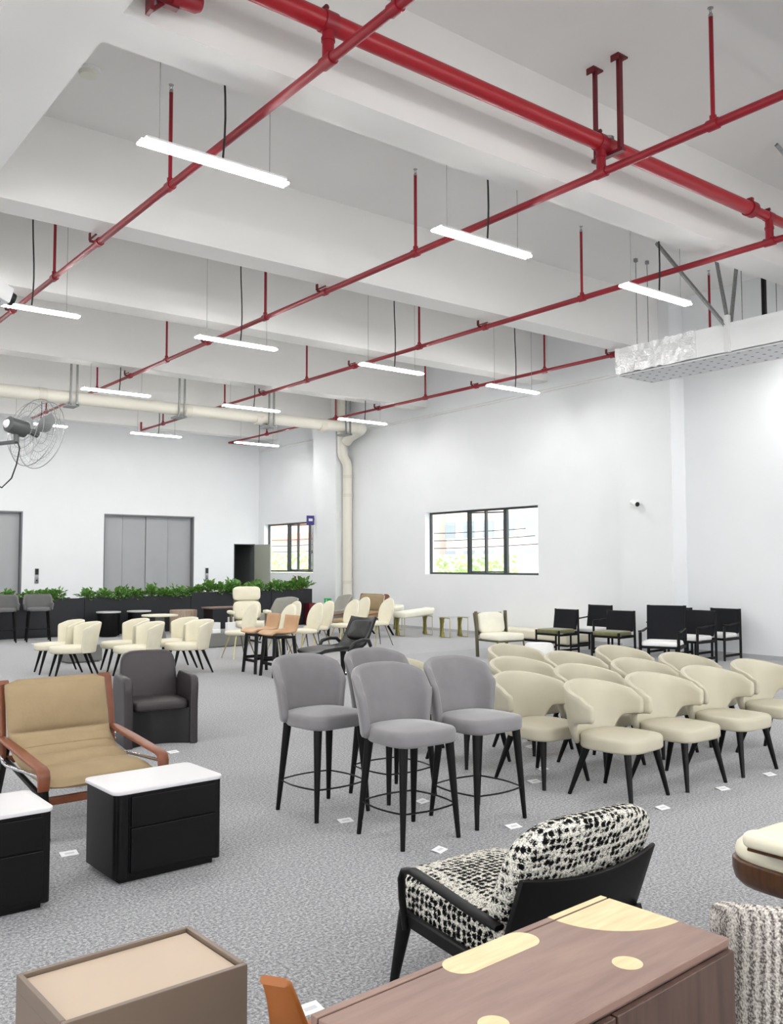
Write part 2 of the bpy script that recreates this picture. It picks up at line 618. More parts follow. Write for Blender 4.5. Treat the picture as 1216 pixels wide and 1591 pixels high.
def rrect(w, d, r, cx=0, cy=0, n=5):
    out = []
    for sx, sy, a0 in ((1, 1, 0), (-1, 1, pi / 2), (-1, -1, pi), (1, -1, 1.5 * pi)):
        for k in range(n + 1):
            a = a0 + k / n * pi / 2
            out.append((cx + sx * (w / 2 - r) + r * cos(a), cy + sy * (d / 2 - r) + r * sin(a)))
    return out


def subdiv_outline(out, step):
    res = []
    n = len(out)
    for i in range(n):
        a, b = out[i], out[(i + 1) % n]
        l = sqrt((a[0] - b[0]) ** 2 + (a[1] - b[1]) ** 2)
        k = max(1, int(l / step))
        for j in range(k):
            res.append((a[0] + (b[0] - a[0]) * j / k, a[1] + (b[1] - a[1]) * j / k))
    return res


# ------------------------------------------------------------------ things, parts, tags
def thing(name, label, cat, loc=(0, 0, 0), rz=0.0, group=None):
    o = bpy.data.objects.new(name, None)
    o.empty_display_size = 0.1
    COL.objects.link(o)
    o.location = loc
    o.rotation_euler = (0, 0, rz)
    o['label'], o['category'] = label, cat
    if group:
        o['group'] = group
    return o


def tag(o, label, cat, group=None, kind=None):
    o['label'], o['category'] = label, cat
    if group:
        o['group'] = group
    if kind:
        o['kind'] = kind
    return o


def struct(o):
    o['kind'] = 'structure'
    return o


def kids(o):
    return [c for c in bpy.data.objects if c.parent == o]


def dup(root, loc, rz=0.0, label=None, scale=None):
    r = root.copy()
    COL.objects.link(r)
    r.location = loc
    r.rotation_euler = (0, 0, rz)
    if scale:
        r.scale = (scale,) * 3
    if label:
        r['label'] = label
    for ch in kids(root):
        c = ch.copy()
        COL.objects.link(c)
        c.parent = r
        for g in kids(ch):
            d = g.copy()
            COL.objects.link(d)
            d.parent = c
    return r


def place(proto, spots, n=[0]):
    # spots: (x, y, rz degrees, label); the first spot moves the prototype itself
    for i, s in enumerate(spots):
        if i == 0:
            continue
        dup(proto, (s[0], s[1], 0), radians(s[2]), s[3])
    s = spots[0]
    proto.location = (s[0], s[1], 0)
    proto.rotation_euler = (0, 0, radians(s[2]))
    proto['label'] = s[3]


def leg(parent, top, bot, rt, rb, m, n=10, name='leg'):
    b = MB()
    b.tube([top, bot], [rt, rb], n)
    return b.build(name, m, parent)

ORD = ['first', 'second', 'third', 'fourth', 'fifth', 'sixth', 'seventh', 'eighth', 'ninth', 'tenth', 'eleventh', 'twelfth', 'thirteenth', 'fourteenth', 'fifteenth', 'sixteenth', 'seventeenth', 'eighteenth', 'nineteenth', 'twentieth', 'twenty-first', 'twenty-second', 'twenty-third', 'twenty-fourth']

# ================================================================== THE SETTING
XW, YB, ZS, ZB = 15.4, 27.25, 7.0, 5.9
XL, YF = -6.0, -6.0
b = MB()
b.bx(XL, XW + .3, YF, YB + .3, -0.2, 0)
struct(b.build('floor', M['carpet'], smooth=False))
b = MB()
b.bx(XL, XW + .3, YF, YB + .3, ZS, ZS + .25)
struct(b.build('ceiling', M['ceiling'], smooth=False))
tn = [0]


def trim(bm, m, bevel=0.0):
    tn[0] += 1
    return struct(bm.build('trim_%d' % tn[0], m, smooth=False, bevel=bevel))


for yf in (-1.0, 2.98, 6.92, 11.1, 14.42, 18.72, 22.62, 26.5):       # cross beams
    b = MB()
    b.bx(XL, XW, yf - .46, yf, ZB, ZS)
    trim(b, M['ceiling'])
b = MB()
b.bx(1.71, 2.45, YF, YB, ZB - .002, ZS)                                  # long girder
trim(b, M['ceiling'])
for y0, y1 in ((10.39, 11.63), (21.91, 23.12)):                          # wall columns
    b = MB()
    b.bx(14.95, XW, y0, y1, 0, ZS)
    trim(b, M['wall'])
b = MB()
b.bx(1.71, 2.45, 10.45, 11.6, 0, ZB)                                    # free column outside the view on the girder line
trim(b, M['wall'])

W1 = (14.31, 18.36, 1.46, 3.09)
W2 = (23.14, 26.89, 1.48, 3.08)
b = MB()
T = XW + .3
b.bx(XW, T, YF, YB, 0, 1.46)
b.bx(XW, T, YF, YB, 3.09, ZS)
b.bx(XW, T, YF, W1[0], 1.46, 3.09)
b.bx(XW, T, W1[1], W2[0], 1.46, 3.09)
b.bx(XW, T, W2[1], YB, 1.46, 3.09)
struct(b.build('wall_right', M['wall'], smooth=False))
b = MB()
b.bx(XL, 4.6, YB, YB + .3, 0, ZS)
b.bx(4.6, 7.6, YB, YB + .3, 3.28, ZS)
b.bx(7.6, 10.0, YB, YB + .3, 0, ZS)
b.bx(10.0, 13.0, YB, YB + .3, 3.29, ZS)
b.bx(13.0, 14.45, YB, YB + .3, 0, ZS)
b.bx(14.45, 15.26, YB, YB + .3, 2.42, ZS)
b.bx(15.26, T, YB, YB + .3, 0, ZS)
struct(b.build('wall_back', M['wall'], smooth=False))
b = MB()
for y0, y1, z0 in ((YF, -4.5, 0), (-4.5, .5, 4.6), (.5, 2.5, 0), (2.5, 7.5, 4.6), (7.5, YB, 0)):  # two wide unseen openings added to let daylight up onto the ceiling
    b.bx(XL - .3, XL, y0, y1, z0, ZS)
struct(b.build('wall_left', M['wall'], smooth=False))
b = MB()
for x0, x1, z0 in ((XL, -3.5, 0), (-3.5, 2.5, 4.6), (2.5, 4.5, 0), (4.5, 11.5, 4.6), (11.5, T, 0)):  # unseen openings added here too, so sky light brightens the ceiling
    b.bx(x0, x1, YF - .3, YF, z0, ZS)
struct(b.build('wall_front', M['wall'], smooth=False))
b = MB()
b.bx(XW - .012, XW, YF, 10.39, 0, .07)
b.bx(XW - .012, XW, 11.63, 21.91, 0, .07)
b.bx(14.938, 14.95, 10.39, 11.63, 0, .07)
struct(b.build('baseboard_right', mat('baseboard_grey', (188, 190, 192), 0.6), smooth=False))

# windows ----------------------------------------------------------


def window(nm, y0, y1, z0, z1, mulls, sash):
    x = XW + .17
    b = MB()
    f = .05
    b.bx(x, x + .06, y0, y1, z0, z0 + f)
    b.bx(x, x + .06, y0, y1, z1 - f, z1)
    b.bx(x, x + .06, y0, y0 + f, z0 + f, z1 - f)
    b.bx(x, x + .06, y1 - f, y1, z0 + f, z1 - f)
    w = struct(b.build(nm, M['frame'], smooth=False))
    for yy, wd in mulls:
        b = MB()
        b.bx(x - .005, x + .065, yy - wd / 2, yy + wd / 2, z0 + f, z1 - f)
        b.build('mullion', M['frame'], w, smooth=False)
    edges = [y0 + f] + sorted(m[0] for m in mulls) + [y1 - f]
    for a, c in zip(edges[:-1], edges[1:]):
        if sash and abs((a + c) / 2 - sash[3]) < (c - a) / 2:
            continue
        b = MB()
        b.bx(x + .028, x + .034, a + .03, c - .03, z0 + f, z1 - f)
        b.build('pane', M['glass'], w, smooth=False)
    if sash:
        yh, wd, deg, _ = sash                       # casement hung at yh, pushed open
        def wp(px, py, pz):
            a = radians(deg)
            return (x + .03 + py * sin(a) + px * cos(a), yh - py * cos(a) + px * sin(a), pz)
        b = MB()
        for (p0, p1, q0, q1) in ((0, wd, z0 + f, z0 + f + .035), (0, wd, z1 - f - .035, z1 - f), (0, .035, z0 + f, z1 - f), (wd - .035, wd, z0 + f, z1 - f)):
            b.box((0, (p0 + p1) / 2, (q0 + q1) / 2), (.035, p1 - p0, q1 - q0), warp=wp)
        s = b.build('sash', M['frame'], w, smooth=False)
        b = MB()
        b.box((0, wd / 2, (z0 + z1) / 2), (.005, wd - .07, z1 - z0 - .17), warp=wp)
        b.build('pane', M['glass'], s, smooth=False)
        b = MB()
        b.box((-.04, wd - .02, (z0 + z1) / 2 - .15), (.05, .02, .1), warp=wp)
        b.build('handle', M['black_metal'], s, smooth=False)
    return w


window('window_1', *W1, [(16.86, .06), (16.23, .05), (15.54, .11)], (16.8, 1.0, 28, 16.0))
window('window_2', *W2, [(25.6, .06), (25.0, .05), (24.3, .09)], (25.5, .9, 24, 24.7))

# lift doors -------------------------------------------------------


def lift(nm, x0, x1, z1, cuts):
    d = bpy.data.objects.new(nm, None)
    COL.objects.link(d)
    d.location = ((x0 + x1) / 2, YB + .2, 0)
    struct(d)
    xs = [x0 + .04] + cuts + [x1 - .04]
    for i, (a, c) in enumerate(zip(xs[:-1], xs[1:])):
        b = MB()
        y = YB + .16 + (.02 if i in (1, 3) else 0)
        b.bx(a + .008, c - .008, y, y + .05, 0.01, z1 - .04)
        o = b.build('door_panel', M['lift'], d, smooth=False)
        o.matrix_parent_inverse = Matrix.Translation(-Vector(d.location))
    b = MB()
    b.bx(x0, x0 + .04, YB + .01, YB + .28, 0, z1)
    b.bx(x1 - .04, x1, YB + .01, YB + .28, 0, z1)
    b.bx(x0 + .04, x1 - .04, YB + .01, YB + .28, z1 - .04, z1)
    b.bx(x0, x1, YB + .26, YB + .3, 0, z1)
    o = b.build('door_frame', M['lift_dark'], d, smooth=False)
    o.matrix_parent_inverse = Matrix.Translation(-Vector(d.location))


lift('door_1', 10.0, 13.0, 3.29, [10.65, 11.41, 12.15])
lift('door_2', 4.6, 7.6, 3.28, [5.25, 6.1, 6.95])
# open door by the corner
d3 = bpy.data.objects.new('door_3', None)
COL.objects.link(d3)
struct(d3)
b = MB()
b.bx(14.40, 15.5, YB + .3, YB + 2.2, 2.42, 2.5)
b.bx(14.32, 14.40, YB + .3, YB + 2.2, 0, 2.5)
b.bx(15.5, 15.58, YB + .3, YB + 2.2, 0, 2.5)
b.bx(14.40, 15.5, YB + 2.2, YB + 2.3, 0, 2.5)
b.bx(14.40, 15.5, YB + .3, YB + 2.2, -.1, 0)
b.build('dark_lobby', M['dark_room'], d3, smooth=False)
b = MB()


def dw(x, y, z):
    a = radians(-78)
    return (15.24 + x * cos(a) - y * sin(a), YB - .03 + x * sin(a) + y * cos(a), z)


b.box((.40, 0, 1.205), (.79, .05, 2.39), warp=dw)
leaf = b.build('door_leaf', M['door'], d3, smooth=False, bevel=.004)
b = MB()
b.box((.72, -.05, 1.02), (.12, .03, .025), warp=dw)
b.box((.77, -.035, 1.02), (.025, .05, .025), warp=dw)
b.build('door_handle', M['black_metal'], leaf, smooth=False)
b = MB()
for x0, x1, z0, z1 in ((14.45, 14.48, 0, 2.42), (15.245, 15.26, 0, 2.42), (14.48, 15.245, 2.40, 2.42)):
    b.bx(x0, x1, YB + .0, YB + .3, z0, z1)
b.build('door_frame', M['lift_dark'], d3, smooth=False)

# lift call panels
for x, lab in ((8.02, 'narrow steel lift call panel with black display, nearer the cropped lift'), (13.46, 'narrow steel lift call panel between the wide lift and the open door')):
    t = thing('lift_call_panel', lab, 'call panel', (x, YB, 1.4), 0, 'lift call panels')
    b = MB()
    b.box((0, -.012, 0), (.11, .024, .44))
    b.build('plate', M['steel'], t, bevel=.004)
    b = MB()
    b.box((0, -.027, .12), (.10, .006, .17))
    b.build('display', M['screen'], t, smooth=False)
    for dz in (-.05, -.13):
        b = MB()
        b.tube([(0, -.022, dz), (0, -.032, dz)], .022, 14)
        b.build('button', M['black_plastic'] if dz < -.1 else M['chrome'], t)

# planters and plants ---------------------------------------------
segs = [(3.6, 7.62, .90, 'at the left cropped end of the row'), (7.63, 10.42, .91, 'behind the two round white-topped tables'), (10.43, 12.85, .985, 'behind the cream headrest lounge chair'), (12.86, 14.2, 1.02, 'at the right end of the row, beside the column')]
for x0, x1, h, where in segs:
    t = thing('planter_box', 'long charcoal planter box ' + where, 'planter', ((x0 + x1) / 2, 22.2, 0), 0, 'charcoal planter row before the lifts')
    w = x1 - x0
    b = MB()
    b.bx(-w / 2, w / 2, -.2, -.185, .03, h)
    b.bx(-w / 2, w / 2, .185, .2, .03, h)
    b.bx(-w / 2, -w / 2 + .015, -.185, .185, .03, h)
    b.bx(w / 2 - .015, w / 2, -.185, .185, .03, h)
    b.bx(-w / 2 + .02, w / 2 - .02, -.17, .17, 0, .03)
    b.build('box', M['planter'], t, smooth=False, bevel=.004)
    b = MB()
    b.bx(-w / 2 + .015, w / 2 - .015, -.185, .185, h - .1, h - .05)
    b.build('soil', M['soil'], t, smooth=False)


def plant_mesh(seed):
    rnd = random.Random(seed)
    b = MB()
    for i in range(120):
        a = rnd.uniform(0, 2 * pi)
        el = rnd.uniform(-.15, 1.35)
        L0 = rnd.uniform(.08, .22)
        base = Vector((rnd.gauss(0, .055), rnd.gauss(0, .045), rnd.uniform(0, .07)))
        d = Vector((cos(a) * cos(el), sin(a) * cos(el), sin(el)))
        side = d.cross(Vector((0, 0, 1)))
        if side.length < .1:
            side = Vector((1, 0, 0))
        side.normalize()
        up = side.cross(d)
        p0 = base + d * L0 * .55
        ll = rnd.uniform(.07, .12)
        wl = ll * rnd.uniform(.24, .36)
        tip = p0 + d * ll + Vector((0, 0, -.02))
        mid = p0 + d * ll * .5 + up * .012
        vs = [p0, mid + side * wl, tip, mid - side * wl]
        b.add([tuple(v) for v in vs], [[0, 1, 2, 3]])
        if i % 6 == 0:
            b.tube([tuple(base * .6), tuple(p0)], .003, 4)
    return b.build('leafy_plant', M['leaf'], smooth=False)


protos = [plant_mesh(i) for i in range(4)]
used = [False] * 4
px_ = [5.9, 6.33, 6.66, 6.98, 7.75, 8.2, 8.62, 9.0, 9.45, 9.85, 10.2, 10.68, 11.05, 11.42, 11.75, 12.15, 12.5, 13.02, 13.35, 13.66, 13.98, 5.4]
px_.sort()
for i, x in enumerate(px_):
    k = i % 4
    o = protos[k]
    if used[k]:
        o = protos[k].copy()
        COL.objects.link(o)
    used[k] = True
    h = [s for s in segs if s[0] - .01 <= x <= s[1] + .01][0][2]
    o.location = (x, 22.2 + random.uniform(-.05, .05), h - .05)
    o.rotation_euler = (0, 0, random.uniform(0, 6.28))
    sc = random.uniform(1.15, 1.45) * (1.12 if x < 11 else 1.2)
    o.scale = (sc * 1.05, sc, sc * random.uniform(.85, 1.1))
    tag(o, 'bushy green leafy plant, %s from the left along the charcoal planters' % ORD[i], 'plant', 'green plants in the planters')

# fire extinguishers, signs, cameras ------------------------------
for i, (y, lab) in enumerate(((24.66, 'red fire extinguisher under the corner window, nearer the open door'), (24.38, 'red fire extinguisher under the corner window, nearer the column'))):
    t = thing('fire_extinguisher', lab, 'fire extinguisher', (XW - .13, y, .82), 0, 'two fire extinguishers on the wall')
    b = MB()
    b.lathe([(.0, 0), (.07, 0), (.078, .02), (.078, .36), (.06, .42), (.03, .45), (.025, .47), (0, .47)], 18)
    b.build('cylinder', M['ext_red'], t)
    b = MB()
    b.box((0, 0, .49), (.03, .05, .05))
    b.box((-.03, 0, .53), (.12, .02, .015), ry=.25)
    b.build('valve', M['black_plastic'], t, smooth=False, bevel=.003)
    b = MB()
    b.tube([(0, .03, .47), (0, .09, .44), (0, .10, .3), (0, .095, .12)], .01, 6)
    b.build('hose', M['cable'], t)
    b = MB()
    b.bx(.075, .13, -.04, .04, .1, .3)
    b.build('wall_bracket', M['dark_red'], t, smooth=False)
t = thing('extinguisher_box', 'dark red box on the floor at the end of the charcoal planters', 'box', (14.05, 21.85, 0))
b = MB()
b.bx(-.13, .13, -.12, .12, 0, .62)
b.build('body', mat('maroon', (88, 16, 26), .5), t, smooth=False, bevel=.006)
b = MB()
b.bx(-.12, .12, -.13, -.12, .02, .6)
b.build('door', mat('maroon_door', (104, 20, 30), .45), t, smooth=False)


def exit_sign(loc, rz, lab):
    t = thing('exit_sign', lab, 'sign', loc, rz)
    b = MB()
    b.box((0, -.012, 0), (.36, .024, .16))
    b.build('panel', M['sign_green'], t, smooth=False, bevel=.004)
    b = MB()                                        # running figure and arrow
    y = -.026
    b.tube([(-.04, y, .045), (-.04, y - .003, .045)], .014, 10)
    b.box((-.05, y, .008), (.022, .003, .055), ry=.35)
    b.box((-.025, y, .014), (.05, .003, .012), ry=-.5)
    b.box((-.075, y, .012), (.045, .003, .012), ry=.6)
    b.box((-.03, y, -.034), (.055, .003, .014), ry=.7)
    b.box((-.075, y, -.036), (.055, .003, .014), ry=-.5)
    b.box((.09, y, 0), (.09, .003, .022))
    b.add([(.13, y, .04), (.17, y, 0), (.13, y, -.04)], [[0, 1, 2]])
    b.build('pictogram', M['sign_white'], t, smooth=False)
    return t


exit_sign((14.95, 22.3, .64), -pi / 2, 'small green running-figure exit sign low on the column beside the cream pipe')
exit_sign((XW, 11.95, .62), -pi / 2, 'small green exit sign low on the wall, behind the black armchairs')
t = thing('projecting_sign', 'small violet square sign with white symbol, sticking out by the corner window', 'sign', (14.8, 23.05, 3.06))
b = MB()
b.bx(-.13, .13, -.015, .015, -.14, .14)
b.build('panel', M['sign_purple'], t, smooth=False, bevel=.004)
b = MB()
b.bx(-.07, .07, -.019, -.015, -.03, .05)
b.build('symbol', M['sign_white'], t, smooth=False)
b = MB()
b.tube([(.13, 0, .05), (.22, .05, -.05), (.3, .06, -.1)], .012, 6)
b.build('bracket', M['steel'], t)

t = thing('security_camera', 'small white dome security camera on the wide wall column', 'camera', (14.95, 11.2, 2.96))
b = MB()
b.tube([(0, 0, 0), (-.04, 0, 0)], .055, 16)
b.tube([(-.04, 0, 0), (-.10, 0, -.03)], .022, 10)
b.build('mount', M['white_metal'], t)
b = MB()
b.tube([(-.06, .09, 0), (-.15, -.11, -.06)], [.05, .055], 16)
b.build('housing', M['white_metal'], t)
b = MB()
b.tube([(-.15, -.11, -.06), (-.156, -.122, -.064)], [.048, .04], 16)
b.build('lens', M['black_plastic'], t)

t = thing('projector', 'white box projector with dark lens above the fan, cropped by the frame', 'projector', (2.62, 10.75, 4.84), radians(12))
b = MB()
b.box((0, 0, 0), (.34, .28, .2), ry=.3)
b.build('body', M['white_metal'], t, bevel=.025)
b = MB()
b.tube([(.15, -.03, -.045), (.22, -.03, -.066)], [.085, .075], 18)
b.build('lens', M['black_plastic'], t)
b = MB()
b.tube([(-.05, 0, -.1), (-.08, 0, -.2), (-.2, .0, -.22)], .022, 8)
b.box((-.05, 0, -.13), (.2, .16, .02))
b.build('bracket', M['steel'], t)

t = thing('smoke_detector', 'round white smoke detector on the ceiling beside the girder', 'detector', (3.18, 9.35, ZS))
b = MB()
b.lathe([(0, 0), (.13, 0), (.13, -.03), (0, -.03)], 24)
b.build('base', M['white_metal'], t)
b = MB()
b.lathe([(0, -.03), (.105, -.03), (.09, -.07), (.05, -.08), (0, -.08)], 24)
b.build('cap', mat('detector_cream', (228, 228, 216), .5), t)

# cream drain pipe -------------------------------------------------
t = thing('drain_pipe', 'thick cream drain pipe hung below the beams and dropping beside the column', 'pipe', (0, 0, 0))
Y0, Z0, R0 = 20.6, 5.53, .15


def arc(c, r, a0, a1, u, v, n=6):
    return [tuple(Vector(c) + Vector(u) * (r * cos(a0 + (a1 - a0) * k / n)) + Vector(v) * (r * sin(a0 + (a1 - a0) * k / n))) for k in range(n + 1)]


b = MB()
b.tube([(2.6, Y0, Z0 - .02), (14.75, Y0, Z0 + .05)], R0, 20)
b.build('horizontal_run', M['pvc'], t)
b = MB()
b.tube([(14.7, Y0, Z0 + .05), (14.82, Y0, Z0 + .05), (14.97, Y0 + .05, Z0 + .04), (15.03, Y0 + .2, Z0 + .02), (15.03, Y0 + .7, Z0 - .1), (15.05, 21.5, Z0 - .22)], R0 * 1.04, 20)
b.build('elbow', M['pvc'], t)
b = MB()
b.tube([(15.05, 21.72, 6.98), (15.05, 21.72, 5.0), (15.07, 21.72, 4.92), (15.21, 21.72, 4.72), (15.24, 21.72, 4.62), (15.24, 21.72, 0)], .145, 18)
b.build('riser', M['pvc'], t)
for z in (4.3, 3.75, 1.2):
    b = MB()
    b.tube([(15.24, 21.72, z - .05), (15.24, 21.72, z + .05)], .155, 18)
    b.build('joint', M['pvc_joint'], t)
for x in (6.1, 9.6, 11.6, 13.6):
    b = MB()
    b.tube([(x - .09, Y0, Z0), (x + .09, Y0, Z0)], R0 * 1.08, 20)
    b.build('joint', M['pvc_joint'], t)
for i, x in enumerate((6.75, 9.38, 11.9, 14.35)):
    tt = thing('pipe_hanger', 'grey steel strap hanger holding the cream drain pipe, %s from the left' % ORD[i], 'hanger', (x, Y0, 0), 0, 'hangers of the cream drain pipe')
    for s in (-1, 1):
        b = MB()
        b.bx(s * .07 - .02, s * .07 + .02, -.2 * 1, -.165, Z0 - .2, ZS)
        b.build('rod', M['galv'], tt, smooth=False)
    b = MB()
    b.bx(-.12, .12, -.2, .2, Z0 - .21, Z0 - .165)
    b.build('cradle', M['galv'], tt, smooth=False)

# thin white conduits on the walls
for pts, lab in (([(XW - .03, 11.64, 5.72), (XW - .03, 21.55, 5.62)], 'thin white conduit high on the wall above the wide window'),
                 ([(XW - .03, 23.13, 5.62), (XW - .03, 27.1, 5.6)], 'thin white conduit high on the wall above the corner window'),
                 ([(2.6, YB - .05, 6.1), (15.2, YB - .05, 6.1)], 'thin white conduit along the lift wall, behind the drain pipe')):
    b = MB()
    b.tube(pts, .035, 8)
    tag(b.build('wall_conduit', M['white_metal']), lab, 'conduit', 'white wall conduits')

# sprinkler pipes --------------------------------------------------
RB, ZP = .042, 5.78
BX = (3.93, 7.34, 10.63, 14.05)
names = ('nearest the fan', 'second from the fan', 'third from the fan', 'nearest the window wall')
for i, x in enumerate(BX):
    t = thing('sprinkler_branch_pipe', 'thin red sprinkler pipe running to the lift wall, ' + names[i], 'pipe', (x, 0, ZP), 0, 'red sprinkler branch pipes')
    yend = (26.3, 26.3, 26.0, 26.9)[i]
    b = MB()
    b.tube([(0, -1.5, 0), (0, 11.05, 0)], RB, 12)
    b.tube([(0, 11.05, 0), (0, 18.7, 0)], RB * .88, 12)
    b.tube([(0, 18.7, 0), (0, yend, 0)], RB * .75, 12)
    if i == 2:
        b.tube([(0, yend, 0), (0, yend, .25)], RB * .7, 10)
    if i == 3:
        b.tube([(0, yend, 0), (.7, yend, 0)], RB * .7, 10)
    b.build('pipe', M['red'], t)
    ys = [8.92, 12.82, 16.72, 20.6, 24.4]
    ys = ([4.58] if i == 1 else [5.0]) + ys
    for y in ys:
        b = MB()
        b.tube([(0, y, 0), (0, y, 1.03)], .021, 10)
        u = b.build('sprinkler_riser', M['red'], t)
        b = MB()
        b.tube([(0, y, 1.03), (0, y, 1.06), (0, y, 1.075)], [.024, .02, .008], 10)
        b.tube([(-.018, y, 1.07), (-.012, y, 1.1), (0, y, 1.115), (.012, y, 1.1), (.018, y, 1.07)], .004, 6)
        b.lathe([(0, 1.115), (.028, 1.115), (.028, 1.12), (0, 1.122)], 14, (0, y, 0))
        b.build('sprinkler_head', M['steel'], u)
        b = MB()
        b.tube([(0, y - .055, 0), (0, y + .055, 0)], RB * 1.28, 12)
        b.tube([(0, y, 0), (0, y, .085)], .033, 10)
        b.build('tee', M['red'], t)
    for y in (11.05, 14.9, 18.6):
        b = MB()
        b.tube([(0, y - .045, 0), (0, y + .045, 0)], RB * 1.3, 12)
        b.build('coupling', M['red'], t)
        b = MB()
        b.bx(-.10, .0, y + .06, y + .075, .0, .03)
        b.bx(-.10, -.08, y - .15, y + .1, .03, .045)
        b.bx(-.10, -.08, y + .06, y + .1, .03, .12)
        b.build('bracket', M['dark_red'], t, smooth=False)

YM, ZM = 5.88, 6.10
t = thing('sprinkler_main_pipe', 'thick red sprinkler main crossing above the branch pipes', 'pipe', (0, 0, 0))
b = MB()
b.tube([(2.6, YM, ZM), (10.25, YM, ZM)], .082, 22)
b.tube([(10.25, YM, ZM), (15.2, YM, ZM)], .060, 20)
b.build('pipe', M['red_main'], t)
for x, ym in zip(BX, (YM,) * 4):
    rr = .082 if x < 10.3 else .06
    b = MB()
    b.tube([(x, ym, ZM - .05), (x, ym, ZP + .02)], .05, 16)
    b.tube([(x, ym, ZM - .16), (x, ym, ZM - .13)], .058, 16)
    b.tube([(x - .06, ym, ZM), (x + .06, ym, ZM)], rr * 1.12, 20)
    b.tube([(x, ym - .07, ZP), (x, ym + .07, ZP)], RB * 1.3, 14)
    b.build('drop_tee', M['red'], t)
    b = MB()
    b.tube([(x - .03, ym - .03, ZM + rr * 1.1 + .02), (x - .03, ym + .03, ZM + rr * 1.1 + .02)], .022, 8)
    b.build('clamp_bolt', M['dark_red'], t)
b = MB()
b.tube([(10.14, YM, ZM), (10.26, YM, ZM)], .098, 22)
b.box((10.2, YM, ZM + .11), (.05, .07, .05))
b.build('coupling', M['red'], t)

t = thing('red_pipe_hanger', 'red trapeze hanger bolted to the ceiling over the thick red main', 'hanger', (7.46, YM, 0))
for y, r in ((.16, .018), (-.16, .028)):
    b = MB()
    b.bx(-r, r, y - .02, y + .02, ZM - .1, ZS - .01)
    b.build('post', M['dark_red'], t, smooth=False)
    b = MB()
    b.bx(-.08, .08, y - .05, y + .05, ZS - .018, ZS)
    b.bx(-.08, -.07, y - .05, y + .05, ZS - .07, ZS - .018)
    b.build('ceiling_plate', M['dark_red'], t, smooth=False)
b = MB()
b.bx(-.03, .03, -.2, .2, ZM - .12, ZM - .085)
b.build('crossbar', M['dark_red'], t, smooth=False)
b = MB()
b.lathe([(.045, -.015), (.06, -.015), (.06, .015), (.045, .015)], 16, (-.06, -.05, ZM + .04))
b.build('clamp_ring', M['steel'], t)

t = thing('red_pipe_stub', 'short red capped pipe on a triangular bracket beside the girder', 'pipe', (2.6, 6.3, 5.98))
b = MB()
b.tube([(.02, 0, .1), (.24, -.02, .1), (.36, -.03, .1), (.40, -.03, .1)], [.075, .075, .075, .055], 20)
b.build('pipe', M['red'], t)
b = MB()
b.tube([(.16, -.015, .1), (.21, -.015, .1)], .088, 20)
b.build('coupling', M['red'], t)
b = MB()
b.bx(-.02, .01, -.05, .05, -.1, .35)
b.box((.09, 0, .0), (.22, .03, .03), ry=-.75)
b.bx(0, .22, -.03, .03, .0, .03)
b.build('bracket', M['dark_red'], t, smooth=False)

# lamps --------------------------------------------------------------
LZ, LL = 5.35, 1.46


def make_lamp():
    t = thing('hanging_tube_lamp', 'x', 'lamp', (0, 0, 0), 0, 'hanging tube lamps')
    b = MB()
    b.box((0, 0, .026), (LL - .07, .16, .022))
    h = b.build('housing', M['white_metal'], t, smooth=False, bevel=.006)
    for s in (-1, 1):
        b = MB()
        b.box((s * (LL / 2 - .045), 0, .014), (.02, .14, .02))
        b.build('end_cap', M['white_metal'], h, smooth=False, bevel=.004)
    for y in (-.045, 0, .045):
        b = MB()
        z = -.002
        b.tube([(-LL / 2, y, z), (LL / 2, y, z)], .014, 8)
        b.build('tube', M['tube'], t)
    for s in (-1, 1):
        b = MB()
        b.tube([(s * .55, 0, .05), (s * .55, 0, ZS - LZ)], .0035, 5)
        b.build('hanging_wire', M['wire'], t)
    b = MB()
    pts = [(.06 + .03 * sin(k / 8 * 5) * (1 - k / 9), 0, .05 + (ZS - LZ - .05) * k / 8) for k in range(9)]
    b.tube(pts, .011, 6)
    b.build('power_cable', M['cable'], t)
    return t


lamp = make_lamp()
rows = [(7.27, 'front row'), (13.1, 'second row'), (18.42, 'third row'), (23.85, 'row by the lifts')]
cols = [(3.65, 'above the nearest red branch pipe'), (6.98, 'above the second red branch pipe'), (10.2, 'above the third red branch pipe'), (13.4, 'along the window wall')]
colw = ['under the red branch nearest the fan', 'under the second red branch', 'under the third red branch', 'on the window side']
first = True
for (y, rl) in rows:
    for (x, _), cl in zip(cols, colw):
        lab = 'lit tube lamp %s, %s' % (cl, rl)
        if first:
            lamp.location = (x, y, LZ)
            lamp['label'] = lab
            first = False
        else:
            # the one by the duct hangs between the duct and the window wall
            dup(lamp, (14.5 if (x > 13 and y < 8) else x, y, LZ), 0, lab)
for y in (1.9, -3.4):
    for x in (-3.0, .4, 3.65, 6.98, 10.2, 13.4):
        dup(lamp, (x, y, LZ), 0, 'lit white tube lamp overhead, behind the red main pipe')
for y, _ in rows:
    for x in (-3.0, .4):
        dup(lamp, (x, y, LZ), 0, 'lit white tube lamp beyond the girder')

# foil-wrapped duct ---------------------------------------------------
t = thing('air_duct', 'long foil-wrapped air duct with perforated underside hung by the window wall', 'duct', (12.75, 9.97, 5.05))
DW, DH = 1.04, .45


